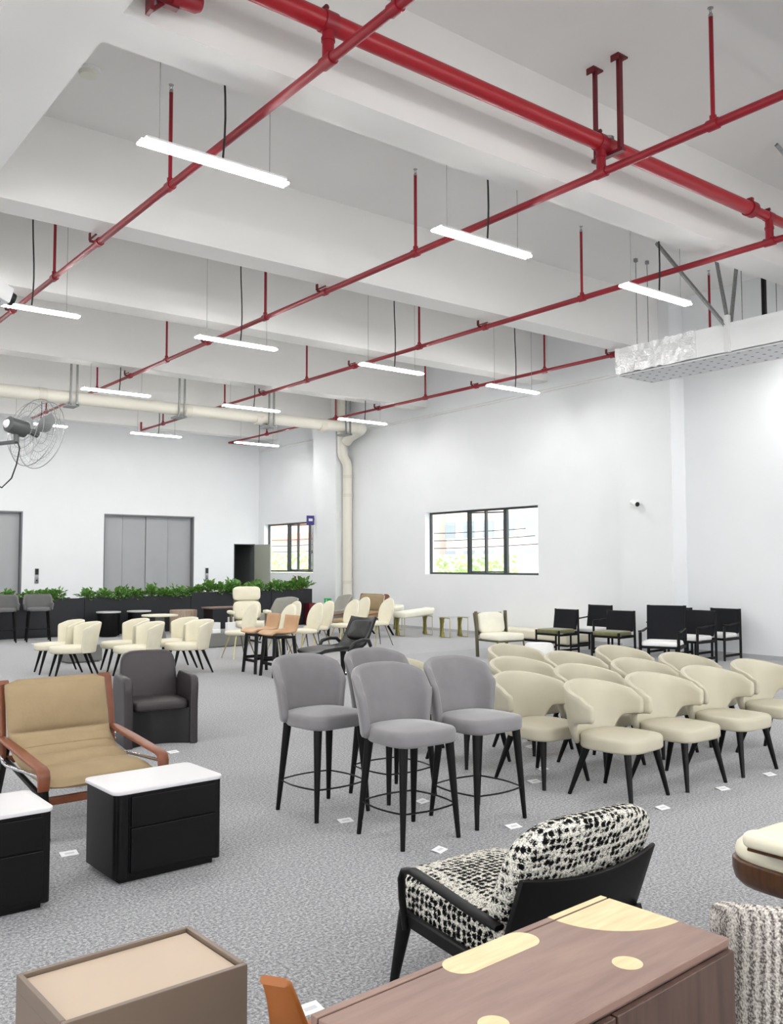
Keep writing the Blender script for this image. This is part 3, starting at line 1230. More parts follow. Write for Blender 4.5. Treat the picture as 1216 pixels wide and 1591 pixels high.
def duct_skin(y0, y1, amp, nm, m, n, hh=0.0):
    b = MB()
    rings = []
    prof = [(0, 0), (0, DH * .25), (0, DH * .5), (0, DH * .75), (0, DH), (DW * .33, DH), (DW * .66, DH), (DW, DH), (DW, DH * .5), (DW, 0), (DW * .66, .0), (DW * .33, 0)]
    for k in range(n + 1):
        y = y0 + (y1 - y0) * k / n
        r = []
        for px, pz in prof:
            v = Vector((px * 14, y * 13, pz * 17))
            d = noise.noise_vector(v) * amp
            r.append((px - hh * (px == 0) + hh * (px == DW) + d.x, y + d.y * (0 if k in (0, n) else 1), pz + d.z + hh * (pz > 0)))
        rings.append(r)
    b.loft(rings, True)
    return b.build(nm, m, t, smooth=amp < .01)


duct_skin(0, -1.5, .026, 'foil_wrap', M['foil'], 60)
duct_skin(-1.5, -12, .004, 'wrapped_casing', M['foil_white'], 30)
duct_skin(-1.42, -1.62, .012, 'foil_seam', M['foil'], 4, .012)
b = MB()
b.bx(.04, DW - .04, -11.9, -.04, -.035, -.012)
b.build('perforated_underside', M['perf'], t, smooth=False)
# hanger rods and braces of the duct
k = 0
for (x, y, z0) in ((12.0, 9.5, 5.5), (13.0, 9.45, 5.5), (13.9, 7.6, 5.5), (12.78, 7.55, 5.3)):
    b = MB()
    b.tube([(x + .75 if x == 12.0 else x, y, z0), (x + .75 if x == 12.0 else x, y, ZS)], .007, 6)
    b.box((x + .75 if x == 12.0 else x, y, ZS - .03), (.05, .05, .06))
    o = b.build('duct_hanger_rod', M['galv'])
    tag(o, ('thin steel rod hanging the foil duct at its end', 'thin steel rod hanging the foil duct behind its end', 'thin steel rod on the wall side of the foil duct', 'thin steel rod beside the angled braces of the foil duct')[k], 'rod', 'rods hanging the foil duct')
    k += 1


def brace(p, q, lab):
    b = MB()
    b.tube([p, q], .032, 4)
    o = b.build('duct_brace', M['galv'], smooth=False)
    tag(o, lab, 'brace', 'angled steel braces of the foil duct')


b = MB()
b.bx(13.72, 13.78, 7.7, 7.76, 5.5, 6.98)
tag(b.build('duct_hanger_channel', M['black_metal'], smooth=False), 'dark upright steel channel behind the foil duct, right of the braces', 'channel')

J = (12.72, 7.8, 5.45)
brace(J, (12.3, 8.75, 6.96), 'steel channel brace leaning toward the lamps from the foil duct')
brace((12.76, 7.78, 5.5), (13.6, 8.5, 6.96), 'upright looking steel channel brace in the middle of the brace cluster')
brace((12.8, 7.76, 5.5), (14.1, 8.4, 6.96), 'steel channel brace leaning toward the wall from the foil duct')
brace((13.0, 5.3, 5.5), (10.56, 5.72, 6.96), 'steel channel brace ending on the ceiling near the thick red main')
b = MB()
b.bx(12.69, 12.77, 7.74, 7.82, 5.03, 5.62)
tag(b.build('brace_bracket', M['white_metal'], smooth=False, bevel=.006), 'white bracket strap where the braces meet the foil duct', 'bracket')

# wall fan -----------------------------------------------------------
right, up, fw = Vector(r2), Vector(u2), Vector(fwd)
FC = Vector((2.87, 10.0, 3.15))
ax = (right * .52 - up * .22 + fw * .82).normalized()
t = thing('wall_fan', 'large round wire-caged wall fan with grey motor', 'fan', tuple(FC))
q = Vector((0, 0, 1)).rotation_difference(ax).to_matrix()


def fw_(x, y, z):
    return tuple(q @ Vector((x, y, z)))


RF = .375
b = MB()
for z, r in ((.11, RF), (.11, RF * .75), (.115, RF * .5), (.12, RF * .25), (.0, RF * 1.0), (-.09, RF * .8), (-.10, RF * .55), (-.1, RF * .32)):
    b.tube([fw_(r * cos(2 * pi * k / 40), r * sin(2 * pi * k / 40), z) for k in range(41)], .0028 if r < RF else .0055, 5)
for k in range(36):
    a = 2 * pi * k / 36
    c, s = cos(a), sin(a)
    b.tube([fw_(.06 * c, .06 * s, .125), fw_(RF * .8 * c, RF * .8 * s, .115), fw_(RF * c, RF * s, .06), fw_(RF * c, RF * s, 0), fw_(RF * .82 * c, RF * .82 * s, -.09), fw_(.1 * c, .1 * s, -.1)], .0013, 4)
b.build('wire_cage', M['steel'], t)
b = MB()
b.tube([fw_(0, 0, -.32), fw_(0, 0, -.3), fw_(0, 0, -.1)], [.06, .085, .09], 20)
b.build('motor', M['fan_grey'], t)
b = MB()
b.tube([fw_(0, 0, -.345), fw_(0, 0, -.318)], [.028, .05], 16)
b.build('motor_cap', M['white_metal'], t)
b = MB()
b.tube([fw_(0, 0, -.1), fw_(0, 0, .06)], [.03, .045], 14)
b.build('hub', M['fan_grey'], t)
for k in range(3):
    a0 = 2 * pi * k / 3 + .4
    vs, fs = [], []
    for i in range(6):
        r = .05 + (RF * .88 - .05) * i / 5
        wd = .35 + .75 * sin(pi * min(1, i / 4.2)) * .8
        for j in range(4):
            a = a0 + wd * (j / 3 - .5)
            vs.append(fw_(r * cos(a), r * sin(a), .02 + .05 * (j / 3 - .5)))
    for i in range(5):
        for j in range(3):
            fs.append([i * 4 + j, i * 4 + j + 1, i * 4 + j + 5, i * 4 + j + 4])
    vs2 = [tuple(Vector(v) + ax * .003) for v in vs]
    b = MB()
    b.add(vs + vs2, fs + [[i + 24 for i in f[::-1]] for f in fs])
    b.build('blade', M['fan_blade'], t)
b = MB()
m0 = Vector(fw_(0, 0, -.2))
m1 = m0 + Vector((0, 0, -.16))
b.tube([tuple(m0 + Vector((0, 0, -.05))), tuple(m1)], .03, 10)
b.tube([tuple(m1), (2.47 - FC.x, 10.75 - FC.y, m1.z + .02)], .022, 10)
b.box((2.46 - FC.x, 10.75 - FC.y, m1.z + .02), (.03, .16, .16))
b.build('wall_arm', M['fan_grey'], t)
b = MB()
c0 = m0 + Vector((-.02, 0, -.07))
b.tube([tuple(c0), tuple(c0 + right * .06 + Vector((0, 0, -.16))), tuple(c0 + right * .03 + Vector((0, 0, -.33))), tuple(c0 + right * -.02 + Vector((0, 0, -.48))), tuple(c0 - right * .12 + Vector((0, 0, -.58))), tuple(c0 - right * .25 + Vector((0, 0, -.52))), (2.47 - FC.x, 10.75 - FC.y, c0.z - .45)], .008, 6)
b.build('power_cord', M['cable'], t)

# outside ------------------------------------------------------------
b = MB()
b.bx(XW + .3, 120, -40, 140, -.4, -.2)
b.bx(-60, XL - .3, -40, 140, -.4, -.2)  # this and the next: unseen ground outside the added openings, bouncing daylight in
b.bx(XL - .3, XW + .3, -40, YF - .3, -.4, -.2)
struct(b.build('yard_ground', M['yard'], smooth=False))
t = thing('neighbouring_building', 'pale low building with a red roof seen through the corner window', 'building', (44, 66, 0))
b = MB()
b.bx(-8, 10, -14, 22, -.2, 4.6)
b.build('wall', M['facade'], t, smooth=False)
b = MB()
b.add([(-9.2, -15, 3.6), (-9.2, 23, 3.6), (-5, 23, 5.2), (-5, -15, 5.2), (-9.2, -15, 3.45), (-9.2, 23, 3.45), (-5, 23, 5.05), (-5, -15, 5.05)], [[0, 1, 2, 3], [7, 6, 5, 4], [0, 3, 7, 4], [1, 5, 6, 2], [0, 4, 5, 1], [3, 2, 6, 7]])
b.build('roof', M['roof_red'], t, smooth=False)
b = MB()
b.bx(-4.5, 10, -14, 22, 4.6, 9.5)
b.build('upper_storey', M['facade'], t, smooth=False)
for y in range(-12, 22, 3):
    b = MB()
    b.bx(-4.56, -4.5, y, y + 1.4, 5.9, 7.6)
    b.build('window', M['facade_window'], t, smooth=False)
t = thing('boundary_wall', 'white boundary wall with posts seen through the wide window', 'wall', (24, 24, 0))
b = MB()
b.bx(-.1, .1, -16, 12, -.2, 2.1)
b.build('panel', M['facade'], t, smooth=False)
for y in (-12, -6, 0, 6):
    b = MB()
    b.bx(-.25, .2, y - .25, y + .25, -.2, 2.35)
    b.build('post', M['facade'], t, smooth=False)
t = thing('far_block', 'pale pink clad building seen through the wide window', 'building', (48, 46, 0))
b = MB()
b.bx(-4, 4, -6, 4, -.2, 9)
b.build('wall', M['brickish'], t, smooth=False)
for y in range(-5, 4, 2):
    for z in (1.5, 3.6, 5.7):
        b = MB()
        b.bx(-4.05, -4, y, y + 1.1, z, z + 1.2)
        b.build('window', M['facade_window'], t, smooth=False)
for i, z in enumerate((2.45, 2.75, 3.05)):
    b = MB()
    pts = [(23.0 + .2 * i, 8 + 3 * k, z - .12 * sin(pi * (k % 4) / 4)) for k in range(13)]
    b.tube(pts, .018, 5)
    tag(b.build('overhead_cable', M['cable']), 'grey overhead cable outside the wide window, %s from the ground' % ORD[i], 'cable', 'overhead cables outside')
t = thing('utility_pole', 'thin grey pole carrying the overhead cables outside', 'pole', (23.2, 21.6, -.2))
b = MB()
b.tube([(0, 0, 0), (0, 0, 5.5)], .07, 10)
b.build('shaft', M['yard'], t)
b = MB()
b.bx(-.04, .04, -.5, .5, 3.1, 3.2)
b.build('crossarm', M['yard'], t, smooth=False)


def hedge(nm, cx, cy, w, h, lab, seed):
    rnd = random.Random(seed)
    b = MB()
    for i in range(700):
        p = Vector((cx + rnd.uniform(-.35, .35), cy + rnd.uniform(-w / 2, w / 2), -.2 + h * (1 - rnd.random() ** 2) * rnd.uniform(.75, 1.05)))
        d = Vector((rnd.uniform(-1, 1), rnd.uniform(-1, 1), rnd.uniform(.0, 1))).normalized() * rnd.uniform(.12, .26)
        s = d.cross(Vector((rnd.random(), rnd.random(), rnd.random()))).normalized() * .06
        b.add([tuple(p), tuple(p + d * .5 + s), tuple(p + d), tuple(p + d * .5 - s)], [[0, 1, 2, 3]])
    tag(b.build(nm, M['leaf_out'], smooth=False), lab, 'hedge')


hedge('garden_hedge', 19.5, 30.5, 7.0, 2.3, 'bright green hedge outside the corner window', 5)
hedge('garden_hedge', 20.0, 21.9, 4.6, 2.05, 'bright green hedge low outside the wide window', 6)

# ================================================================== FURNITURE (local frames: front = -Y)
# ---- grey counter stools ------------------------------------------------


def make_counter_stool():
    t = thing('counter_stool', 'x', 'stool', (0, 0, 0), 0, 'grey velvet counter stools')
    b = MB()
    b.cushion(sup(.50, .50, 4.2, 2.5, 48, 0, -.01), .60, .695, .03, .022, .02)
    b.build('seat', M['grey_velvet'], t)
    b = MB()
    zt = lambda u: 1.068 - .095 * abs(u) ** 2.2 - .06 * max(0, abs(u) - .85) / .15
    b.barrel(.262, .272, radians(70), lambda u: .60 + .02 * u * u, zt, .055, lambda u, z: .075 * max(0, (z - .62) / .44) ** 1.3 - .01, cy=-.005, re=.06, ex=2.7)
    b.build('backrest', M['grey_velvet'], t)
    for sx, sy in ((-1, -1), (1, -1), (-1, 1), (1, 1)):
        leg(t, (sx * .185, sy * .175 - .01, .62), (sx * .225, sy * .225, 0), .030, .0145, M['black_wood'], 12)
    P = {(sx, sy): Vector((sx * .213, sy * .212, .21)) for sx in (-1, 1) for sy in (-1, 1)}
    order = [(-1, -1), (1, -1), (1, 1), (-1, 1)]
    for i in range(4):
        a, c = P[order[i]], P[order[(i + 1) % 4]]
        m = (a + c) / 2
        out = Vector((m.x, m.y, 0)).normalized() * .035
        b = MB()
        b.tube([tuple(a + (c - a) * k / 8 + out * sin(pi * k / 8)) for k in range(9)], .006, 6)
        b.build('foot_rail', M['black_metal'], t)
    return t


place(make_counter_stool(), [
    (3.66, 4.54, 0, 'grey velvet counter stool nearest the camera, in front of the other three'),
    (3.56, 5.37, 4, 'grey velvet counter stool on the left of the four, nearest the brown armchair'),
    (4.30, 4.58, 1, 'grey velvet counter stool beside the beige armchairs'),
    (4.22, 5.42, 2, 'grey velvet counter stool mostly hidden behind the other three'),
])

# ---- beige armchairs --------------------------------------------------------


def make_beige():
    t = thing('dining_armchair', 'x', 'chair', (0, 0, 0), 0, 'beige leather dining armchairs in rows')
    b = MB()
    b.cushion(sup(.54, .54, 3.8, 2.6, 48, 0, -.01), .355, .46, .03, .018, .02)
    b.build('seat', M['beige'], t)
    b = MB()

    def sm(x, a, c):
        x = min(1, max(0, (x - a) / (c - a)))
        return x * x * (3 - 2 * x)
    zb = lambda u: .375 + .165 * sm(abs(u), .46, .76) + .02 * sm(abs(u), .7, 1)
    zt = lambda u: .828 - .10 * abs(u) ** 1.5 - .03 * sm(abs(u), .85, 1.0)
    b.barrel(.325, .315, radians(89), zb, zt, .05, lambda u, z: .06 * (z - .40) * (1 - .5 * abs(u)) / .4 - .025 * (1 - sm(z, .38, .52)), cy=.0, N=44, re=.05, ex=2.35)
    b.build('backrest', M['beige'], t)
    for sx in (-1, 1):
        leg(t, (sx * .19, -.19, .37), (sx * .255, -.255, 0), .028, .0145, M['black_wood'], 12)
        leg(t, (sx * .17, .16, .37), (sx * .24, .28, 0), .028, .0145, M['black_wood'], 12)
    return t


rowN = ('front row', 'second row', 'third row', 'fourth row')
sp = []
xs_f = [(5.53, 4.35, 6, 'front row, at the end beside the counter stool'), (6.24, 4.33, 0, 'front row, second from the counter stools'), (7.00, 4.33, 0, 'front row, third from the counter stools'), (7.84, 4.37, 0, 'front row, cropped at the edge of the picture'),
        (5.44, 5.04, 0, 'second row, its seat showing beside the counter stool'), (6.26, 5.11, 0, 'second row, second from the counter stools'), (7.07, 5.13, 0, 'second row, third from the counter stools'), (7.86, 5.17, 0, 'second row, farthest from the counter stools'),
        (5.45, 5.92, 0, 'third row, largely hidden behind the grey counter stool'), (6.28, 5.93, 0, 'third row, second from the counter stools'), (7.09, 5.98, 0, 'third row, third from the counter stools'), (8.03, 6.10, 0, 'third row, in front of the white seated black chairs'),
        (5.38, 6.72, 0, 'last row, glimpsed between two grey counter stools'), (7.24, 6.95, 0, 'last row, in front of the ivory lounge chair')]
place(make_beige(), [(x, y, r, 'beige leather armchair with wraparound back, ' + w) for x, y, r, w in xs_f])

# ---- cream dining chairs (left group) ----------------------------------------


def make_cream():
    t = thing('dining_chair', 'x', 'chair', (0, 0, 0), 0, 'cream dining chairs in three pairs')
    b = MB()
    b.cushion(sup(.56, .64, 2.5, 2.6, 44, 0, -.05), .37, .47, .035, .02, .03)
    b.build('seat', M['cream'], t)
    b = MB()
    zt = lambda u: .835 - .05 * abs(u) ** 2 - .03 * max(0, abs(u) - .75) / .25
    b.barrel(.29, .29, radians(80), lambda u: .37, zt, .05, lambda u, z: .08 * max(0, z - .42) / .4, cy=0.0, N=32, re=.05, ex=2.4)
    b.build('backrest', M['cream'], t)
    for sx in (-1, 1):
        leg(t, (sx * .18, -.22, .39), (sx * .22, -.32, 0), .027, .0135, M['black_wood'])
        leg(t, (sx * .17, .17, .39), (sx * .235, .33, 0), .027, .0135, M['black_wood'])
    return t


CR = -97
place(make_cream(), [
    (6.36, 13.5, CR, 'cream dining chair, the nearer of the pair beside the gold legged chairs'),
    (6.45, 14.25, CR, 'cream dining chair, the farther of the pair beside the gold legged chairs'),
    (5.52, 13.5, CR, 'cream dining chair directly behind the brown leather armchair'),
    (5.66, 14.42, CR, 'cream dining chair, the farther of the middle pair, before a white-topped round table'),
    (4.74, 14.1, CR, 'cream dining chair, the nearer of the pair behind the tan sling chair'),
    (4.72, 14.8, CR, 'cream dining chair, the farther of the pair behind the tan sling chair'),
])

# ---- oval back chairs -----------------------------------------------------------


def make_oval():
    t = thing('oval_back_chair', 'x', 'chair', (0, 0, 0), 0, 'cream oval-back chairs with gold legs')
    b = MB()
    b.cushion(sup(.48, .47, 2.3, 2.3, 40, 0, -.02), .43, .50, .03, .02, .03)
    b.build('seat', M['cream'], t)
    b = MB()

    def wp(x, y, z):      # pad built flat: x across, y up, z thickness
        h = y
        return (x, .20 + .14 * (h - .45) / .55 - .9 * x * x + z, h)
    b.cushion(sup(.47, .60, 2.1, 2.2, 44, 0, .69), -.02, .03, .022, .006, .02, warp=wp)
    b.build('backrest', M['cream'], t)
    for sx in (-1, 1):
        leg(t, (sx * .11, -.12, .44), (sx * .22, -.24, 0), .014, .009, M['gold'], 8)
        leg(t, (sx * .11, .10, .44), (sx * .21, .24, 0), .014, .009, M['bronze'], 8)
    return t


OV = -88
place(make_oval(), [
    (8.05, 14.95, OV, 'cream oval-back chair with gold legs, nearest the cream dining chairs'),
    (8.50, 14.35, OV, 'cream oval-back chair rising behind the left tan leather stool'),
    (9.3, 15.45, OV, 'cream oval-back chair, the taller-looking one rising behind the tan leather stools'),
    (9.2, 14.5, OV, 'cream oval-back chair just beyond the right tan leather stool'),
    (9.85, 15.1, OV, 'cream oval-back chair half hidden, in front of the green exit sign'),
    (10.65, 15.35, OV, 'cream oval-back chair directly behind the black reclining chair'),
    (11.7, 16.4, OV, 'cream oval-back chair in front of the brown framed sling chair'),
    (11.6, 15.4, OV, 'cream oval-back chair at the far end, beside the white gold-footed benches'),
])

# ---- tan leather counter stools -----------------------------------------------------


def make_tan():
    t = thing('leather_counter_stool', 'x', 'stool', (0, 0, 0), 0, 'tan leather counter stools')
    pts = [(-.24, .635), (-.22, .655), (-.16, .662), (-.05, .655), (.08, .652), (.16, .665), (.205, .70), (.225, .78), (.245, .87), (.252, .93)]
    b = MB()
    rings = []
    for i, (y, z) in enumerate(pts):
        a = pts[max(0, i - 1)]
        c = pts[min(len(pts) - 1, i + 1)]
        ty, tz = c[0] - a[0], c[1] - a[1]
        l = sqrt(ty * ty + tz * tz)
        ny, nz = -tz / l, ty / l
        w = .225 if i < 6 else .205
        up = .035 if 1 < i < 6 else .02
        ring = []
        for s in (-1, -.6, -.2, .2, .6, 1):
            d = up * s * s * .9
            ring.append((s * w, y + ny * (d + .016), z + nz * (d + .016)))
        for s in (1, .6, .2, -.2, -.6, -1):
            d = up * s * s * .9
            ring.append((s * w, y + ny * (d - .018), z + nz * (d - .018)))
        rings.append(ring)
    b.loft(rings, True)
    b.build('seat_shell', M['tan'], t, bevel=.008, ang=55)
    b = MB()
    b.box((0, -.01, .60), (.36, .36, .035))
    b.build('seat_frame', M['black_wood'], t, smooth=False, bevel=.006)
    for sx in (-1, 1):
        for sy in (-1, 1):
            leg(t, (sx * .165, sy * .165, .62), (sx * .21, sy * .21, 0), .036, .028, M['black_wood'], 4)
    for sy in (-1, 1):
        b = MB()
        b.box((0, sy * .19, .2), (.37, .022, .045))
        b.build('stretcher', M['black_wood'], t, smooth=False)
    for sx in (-1, 1):
        b = MB()
        b.box((sx * .19, 0, .24), (.022, .37, .045))
        b.build('stretcher', M['black_wood'], t, smooth=False)
    return t


place(make_tan(), [
    (7.28, 12.78, -92, 'tan leather counter stool with black legs, nearer the cream dining chairs'),
    (7.25, 12.17, -92, 'tan leather counter stool with black legs, directly behind the grey counter stool'),
])

# ---- back bar stools by the planter ---------------------------------------------------


def make_bar():
    t = thing('bar_stool', 'x', 'stool', (0, 0, 0), 0, 'dark grey bar stools before the planters')
    b = MB()
    b.cushion(sup(.52, .46, 3.5, 2.8, 40), .68, .755, .03, .015, .02)
    b.build('seat', M['grey_stool'], t)
    b = MB()

    def sm(x, a, c):
        x = min(1, max(0, (x - a) / (c - a)))
        return x * x * (3 - 2 * x)
    b.barrel(.29, .25, radians(105), lambda u: .70, lambda u: 1.05 - .19 * sm(abs(u), .42, .74), .05, lambda u, z: .06 * max(0, z - .75) / .3, re=.03, ex=2.8)
    b.build('backrest', M['grey_stool'], t)
    for sx in (-1, 1):
        for sy in (-1, 1):
            leg(t, (sx * .20, sy * .17, .70), (sx * .25, sy * .22, 0), .026, .017, M['black_wood'], 4)
    b = MB()
    b.box((0, -.215, .28), (.46, .02, .03))
    b.build('foot_rail', M['black_wood'], t, smooth=False)
    for sx in (-1, 1):
        b = MB()
        b.box((sx * .235, 0, .3), (.02, .40, .03))
        b.build('stretcher', M['black_wood'], t, smooth=False)
    return t


place(make_bar(), [
    (6.28, 21.15, -12, 'dark grey bar stool standing before the charcoal planters, seen whole'),
    (5.55, 21.2, -12, 'dark grey bar stool before the charcoal planters, cropped by the frame'),
])

# ---- side tables before the planter -----------------------------------------------------
for x, y, h, r, lab in ((7.98, 21.35, .60, .285, 'black round side table with white top, nearer the bar stools'), (8.72, 21.3, .60, .285, 'black round side table with white top, nearer the wooden drum')):
    t = thing('round_side_table', lab, 'table', (x, y, 0), 0, 'white-topped round side tables')
    b = MB()
    b.lathe([(0, h - .03), (r, h - .03), (r + .005, h - .015), (r, h), (0, h)], 36)
    b.build('top', M['marble'], t)
    b = MB()
    b.lathe([(0, .03), (r - .03, .03), (r - .02, .05), (r - .02, h - .03), (0, h - .03)], 36)
    b.build('drum', M['black_wood'], t)
    b = MB()
    b.lathe([(0, 0), (r - .08, 0), (r - .08, .03), (0, .03)], 30)
    b.build('base', M['black_metal'], t)
t = thing('drum_table', 'low weathered wood drum table before the charcoal planters', 'table', (9.75, 21.0, 0))
b = MB()
b.lathe([(0, .04), (.33, .04), (.335, .06), (.335, .58), (.33, .595), (0, .595)], 36)
b.build('body', M['oak'], t)
b = MB()
b.lathe([(0, 0), (.29, 0), (.29, .04), (0, .04)], 30)
b.build('base', M['black_metal'], t)
t = thing('pedestal_table', 'cream-topped round table with a dark conical foot, behind the cream dining chairs', 'table', (8.0, 18.4, 0))
b = MB()
b.lathe([(0, .62), (.38, .62), (.385, .635), (.38, .65), (0, .65)], 40)
b.build('top', M['cream'], t)
b = MB()
b.lathe([(0, .02), (.17, .02), (.11, .3), (.09, .62), (0, .62)], 28)
b.build('pedestal', M['plinth'], t)
b = MB()
b.lathe([(0, 0), (.2, 0), (.2, .02), (0, .02)], 28)
b.build('base', M['black_metal'], t)
t = thing('console_table', 'dark table with thin brown top and panel legs, left of the headrest lounge chair', 'table', (10.55, 20.4, 0))
b = MB()
b.box((0, 0, .655), (1.0, .46, .035))
b.build('top', M['walnut'], t, smooth=False, bevel=.005)
for s in (-1, 1):
    b = MB()
    b.box((s * .42, 0, .32), (.05, .40, .64))
    b.build('leg_panel', M['black_wood'], t, smooth=False, bevel=.004)
for x, y, z, w, lab in ((10.2, 20.3, .0, .3, 'white carton box on the floor under the console table'), (10.72, 20.15, .0, .24, 'tall white carton beside the headrest lounge chair')):
    t = thing('carton', lab, 'box', (x, y, 0), .2)
    b = MB()
    b.bx(-w / 2, w / 2, -.12, .12, 0, .3 if w > .25 else .42)
    b.build('box_body', M['paper'], t, smooth=False, bevel=.004)
    b = MB()
    b.bx(-w / 2 - .001, w / 2 + .001, -.02, .02, .05, .301 if w > .25 else .421)
    b.build('tape', M['paper_print'], t, smooth=False)
for x, y, w, d, h, lab in ((8.95, 17.35, .86, .5, .29, 'low grey display plinth beside the oval-back chair'), (5.55, 16.2, .62, .5, .30, 'low grey display plinth glimpsed behind the cream dining chairs')):
    b = MB()
    b.bx(-w / 2, w / 2, -d / 2, d / 2, .02, h)
    b.bx(-w / 2 + .03, w / 2 - .03, -d / 2 + .03, d / 2 - .03, 0, .02)
    tag(b.build('display_plinth', M['plinth'], smooth=False, bevel=.006, loc=(x, y, 0)), lab, 'plinth', 'grey display plinths')
for x, y, lab in ((8.75, 17.28, 'small white box lying on the grey display plinth'), (9.15, 17.38, 'small white box standing on the grey display plinth')):
    b = MB()
    b.bx(-.09, .09, -.06, .06, 0, .07 if x < 9 else .2)
    tag(b.build('paper_box', M['paper'], smooth=False, bevel=.003, loc=(x, y, .29)), lab, 'box', 'white boxes on the plinth')

# ---- cream lounge chair with headrest -----------------------------------------------------
t = thing('lounge_chair', 'cream leather lounge chair with buttoned headrest and padded arms', 'lounge chair', (9.8, 17.75, 0), radians(-20))


def vpad(w, h, th, zc, yc, tilt, r=.05, crown=.02, n=4.5):
    def wp(x, y, z):
        return (x, yc + (y) * sin(tilt) - z * cos(tilt), zc + y * cos(tilt) + z * sin(tilt))
    b = MB()
    b.cushion(sup(w, h, n, n, 40), -th / 2, th / 2, r, crown, r * .7, warp=wp)
    return b


o = vpad(.62, .32, .12, 1.07, .36, .14).build('headrest', M['cream'], t)
b = MB()
for x in (-.1, .1):
    b.lathe([(0, 0), (.014, 0), (.012, .01), (0, .012)], 10, (0, 0, 0), warp=lambda px, py, pz, x=x: (x + px, .268 + .02 - pz, 1.08 + py))
b.build('button', M['cream'], o)
o = vpad(.62, .42, .14, .70, .27, .25).build('back_cushion', M['cream'], t)
b = MB()
for x in (-.12, .12):
    b.lathe([(0, 0), (.014, 0), (.012, .01), (0, .012)], 10, warp=lambda px, py, pz, x=x: (x + px, .182 - pz, .72 + py))
b.build('button', M['cream'], o)
b = MB()
b.cushion(sup(.62, .60, 5, 4, 40, 0, -.08), .34, .48, .05, .02)
b.build('seat_cushion', M['cream'], t)
b = MB()
b.box((0, .40, .82), (.56, .03, .75), rx=-.2)
b.build('back_shell', M['bronze'], t, bevel=.01)
for s in (-1, 1):
    b = MB()
    b.cushion(rrect(.14, .44, .06, s * .40, -.02), .64, .71, .03, .01)
    a = b.build('armrest', M['cream'], t)
    b = MB()
    b.box((s * .39, .02, .50), (.035, .26, .30))
    b.build('arm_panel', M['bronze'], a, bevel=.008)
b = MB()
b.tube([(0, 0, .03), (0, 0, .36)], [.03, .04], 14)
b.build('column', M['black_metal'], t)
b = MB()
for k in range(4):
    a = k * pi / 2 + pi / 4
    b.tube([(0, 0, .06), (.33 * cos(a), .33 * sin(a), .015)], [.025, .014], 8)
b.build('star_base', M['black_metal'], t)


# ---- wing shaped grey lounge chairs ---------------------------------------------------------
def make_wing():
    t = thing('wing_lounge_chair', 'x', 'lounge chair', (0, 0, 0), 0, 'grey angular lounge chairs')
    b = MB()
    b.cushion(sup(.62, .62, 4, 4, 36, 0, -.05), .33, .45, .04, .015)
    b.build('seat', M['white_fabric'], t)
    b = MB()

    def sm(x, a, c):
        x = min(1, max(0, (x - a) / (c - a)))
        return x * x * (3 - 2 * x)
    b.barrel(.40, .36, radians(112), lambda u: .36, lambda u: .98 - .10 * abs(u) - .28 * sm(abs(u), .45, .75), .04, lambda u, z: .12 * max(0, z - .45), cy=.0, re=.03, ex=3.0)
    b.build('backrest', M['warm_grey'], t)
    for sx in (-1, 1):
        for sy in (-1, 1):
            leg(t, (sx * .22, sy * .2, .35), (sx * .28, sy * .27, 0), .02, .014, M['black_wood'], 8)
    return t


place(make_wing(), [
    (10.6, 17.9, -82, 'grey angular lounge chair with sloping arms, right of the headrest lounge chair'),
    (12.6, 18.55, -104, 'grey angular lounge chair glimpsed beside the cream drain pipe'),
])


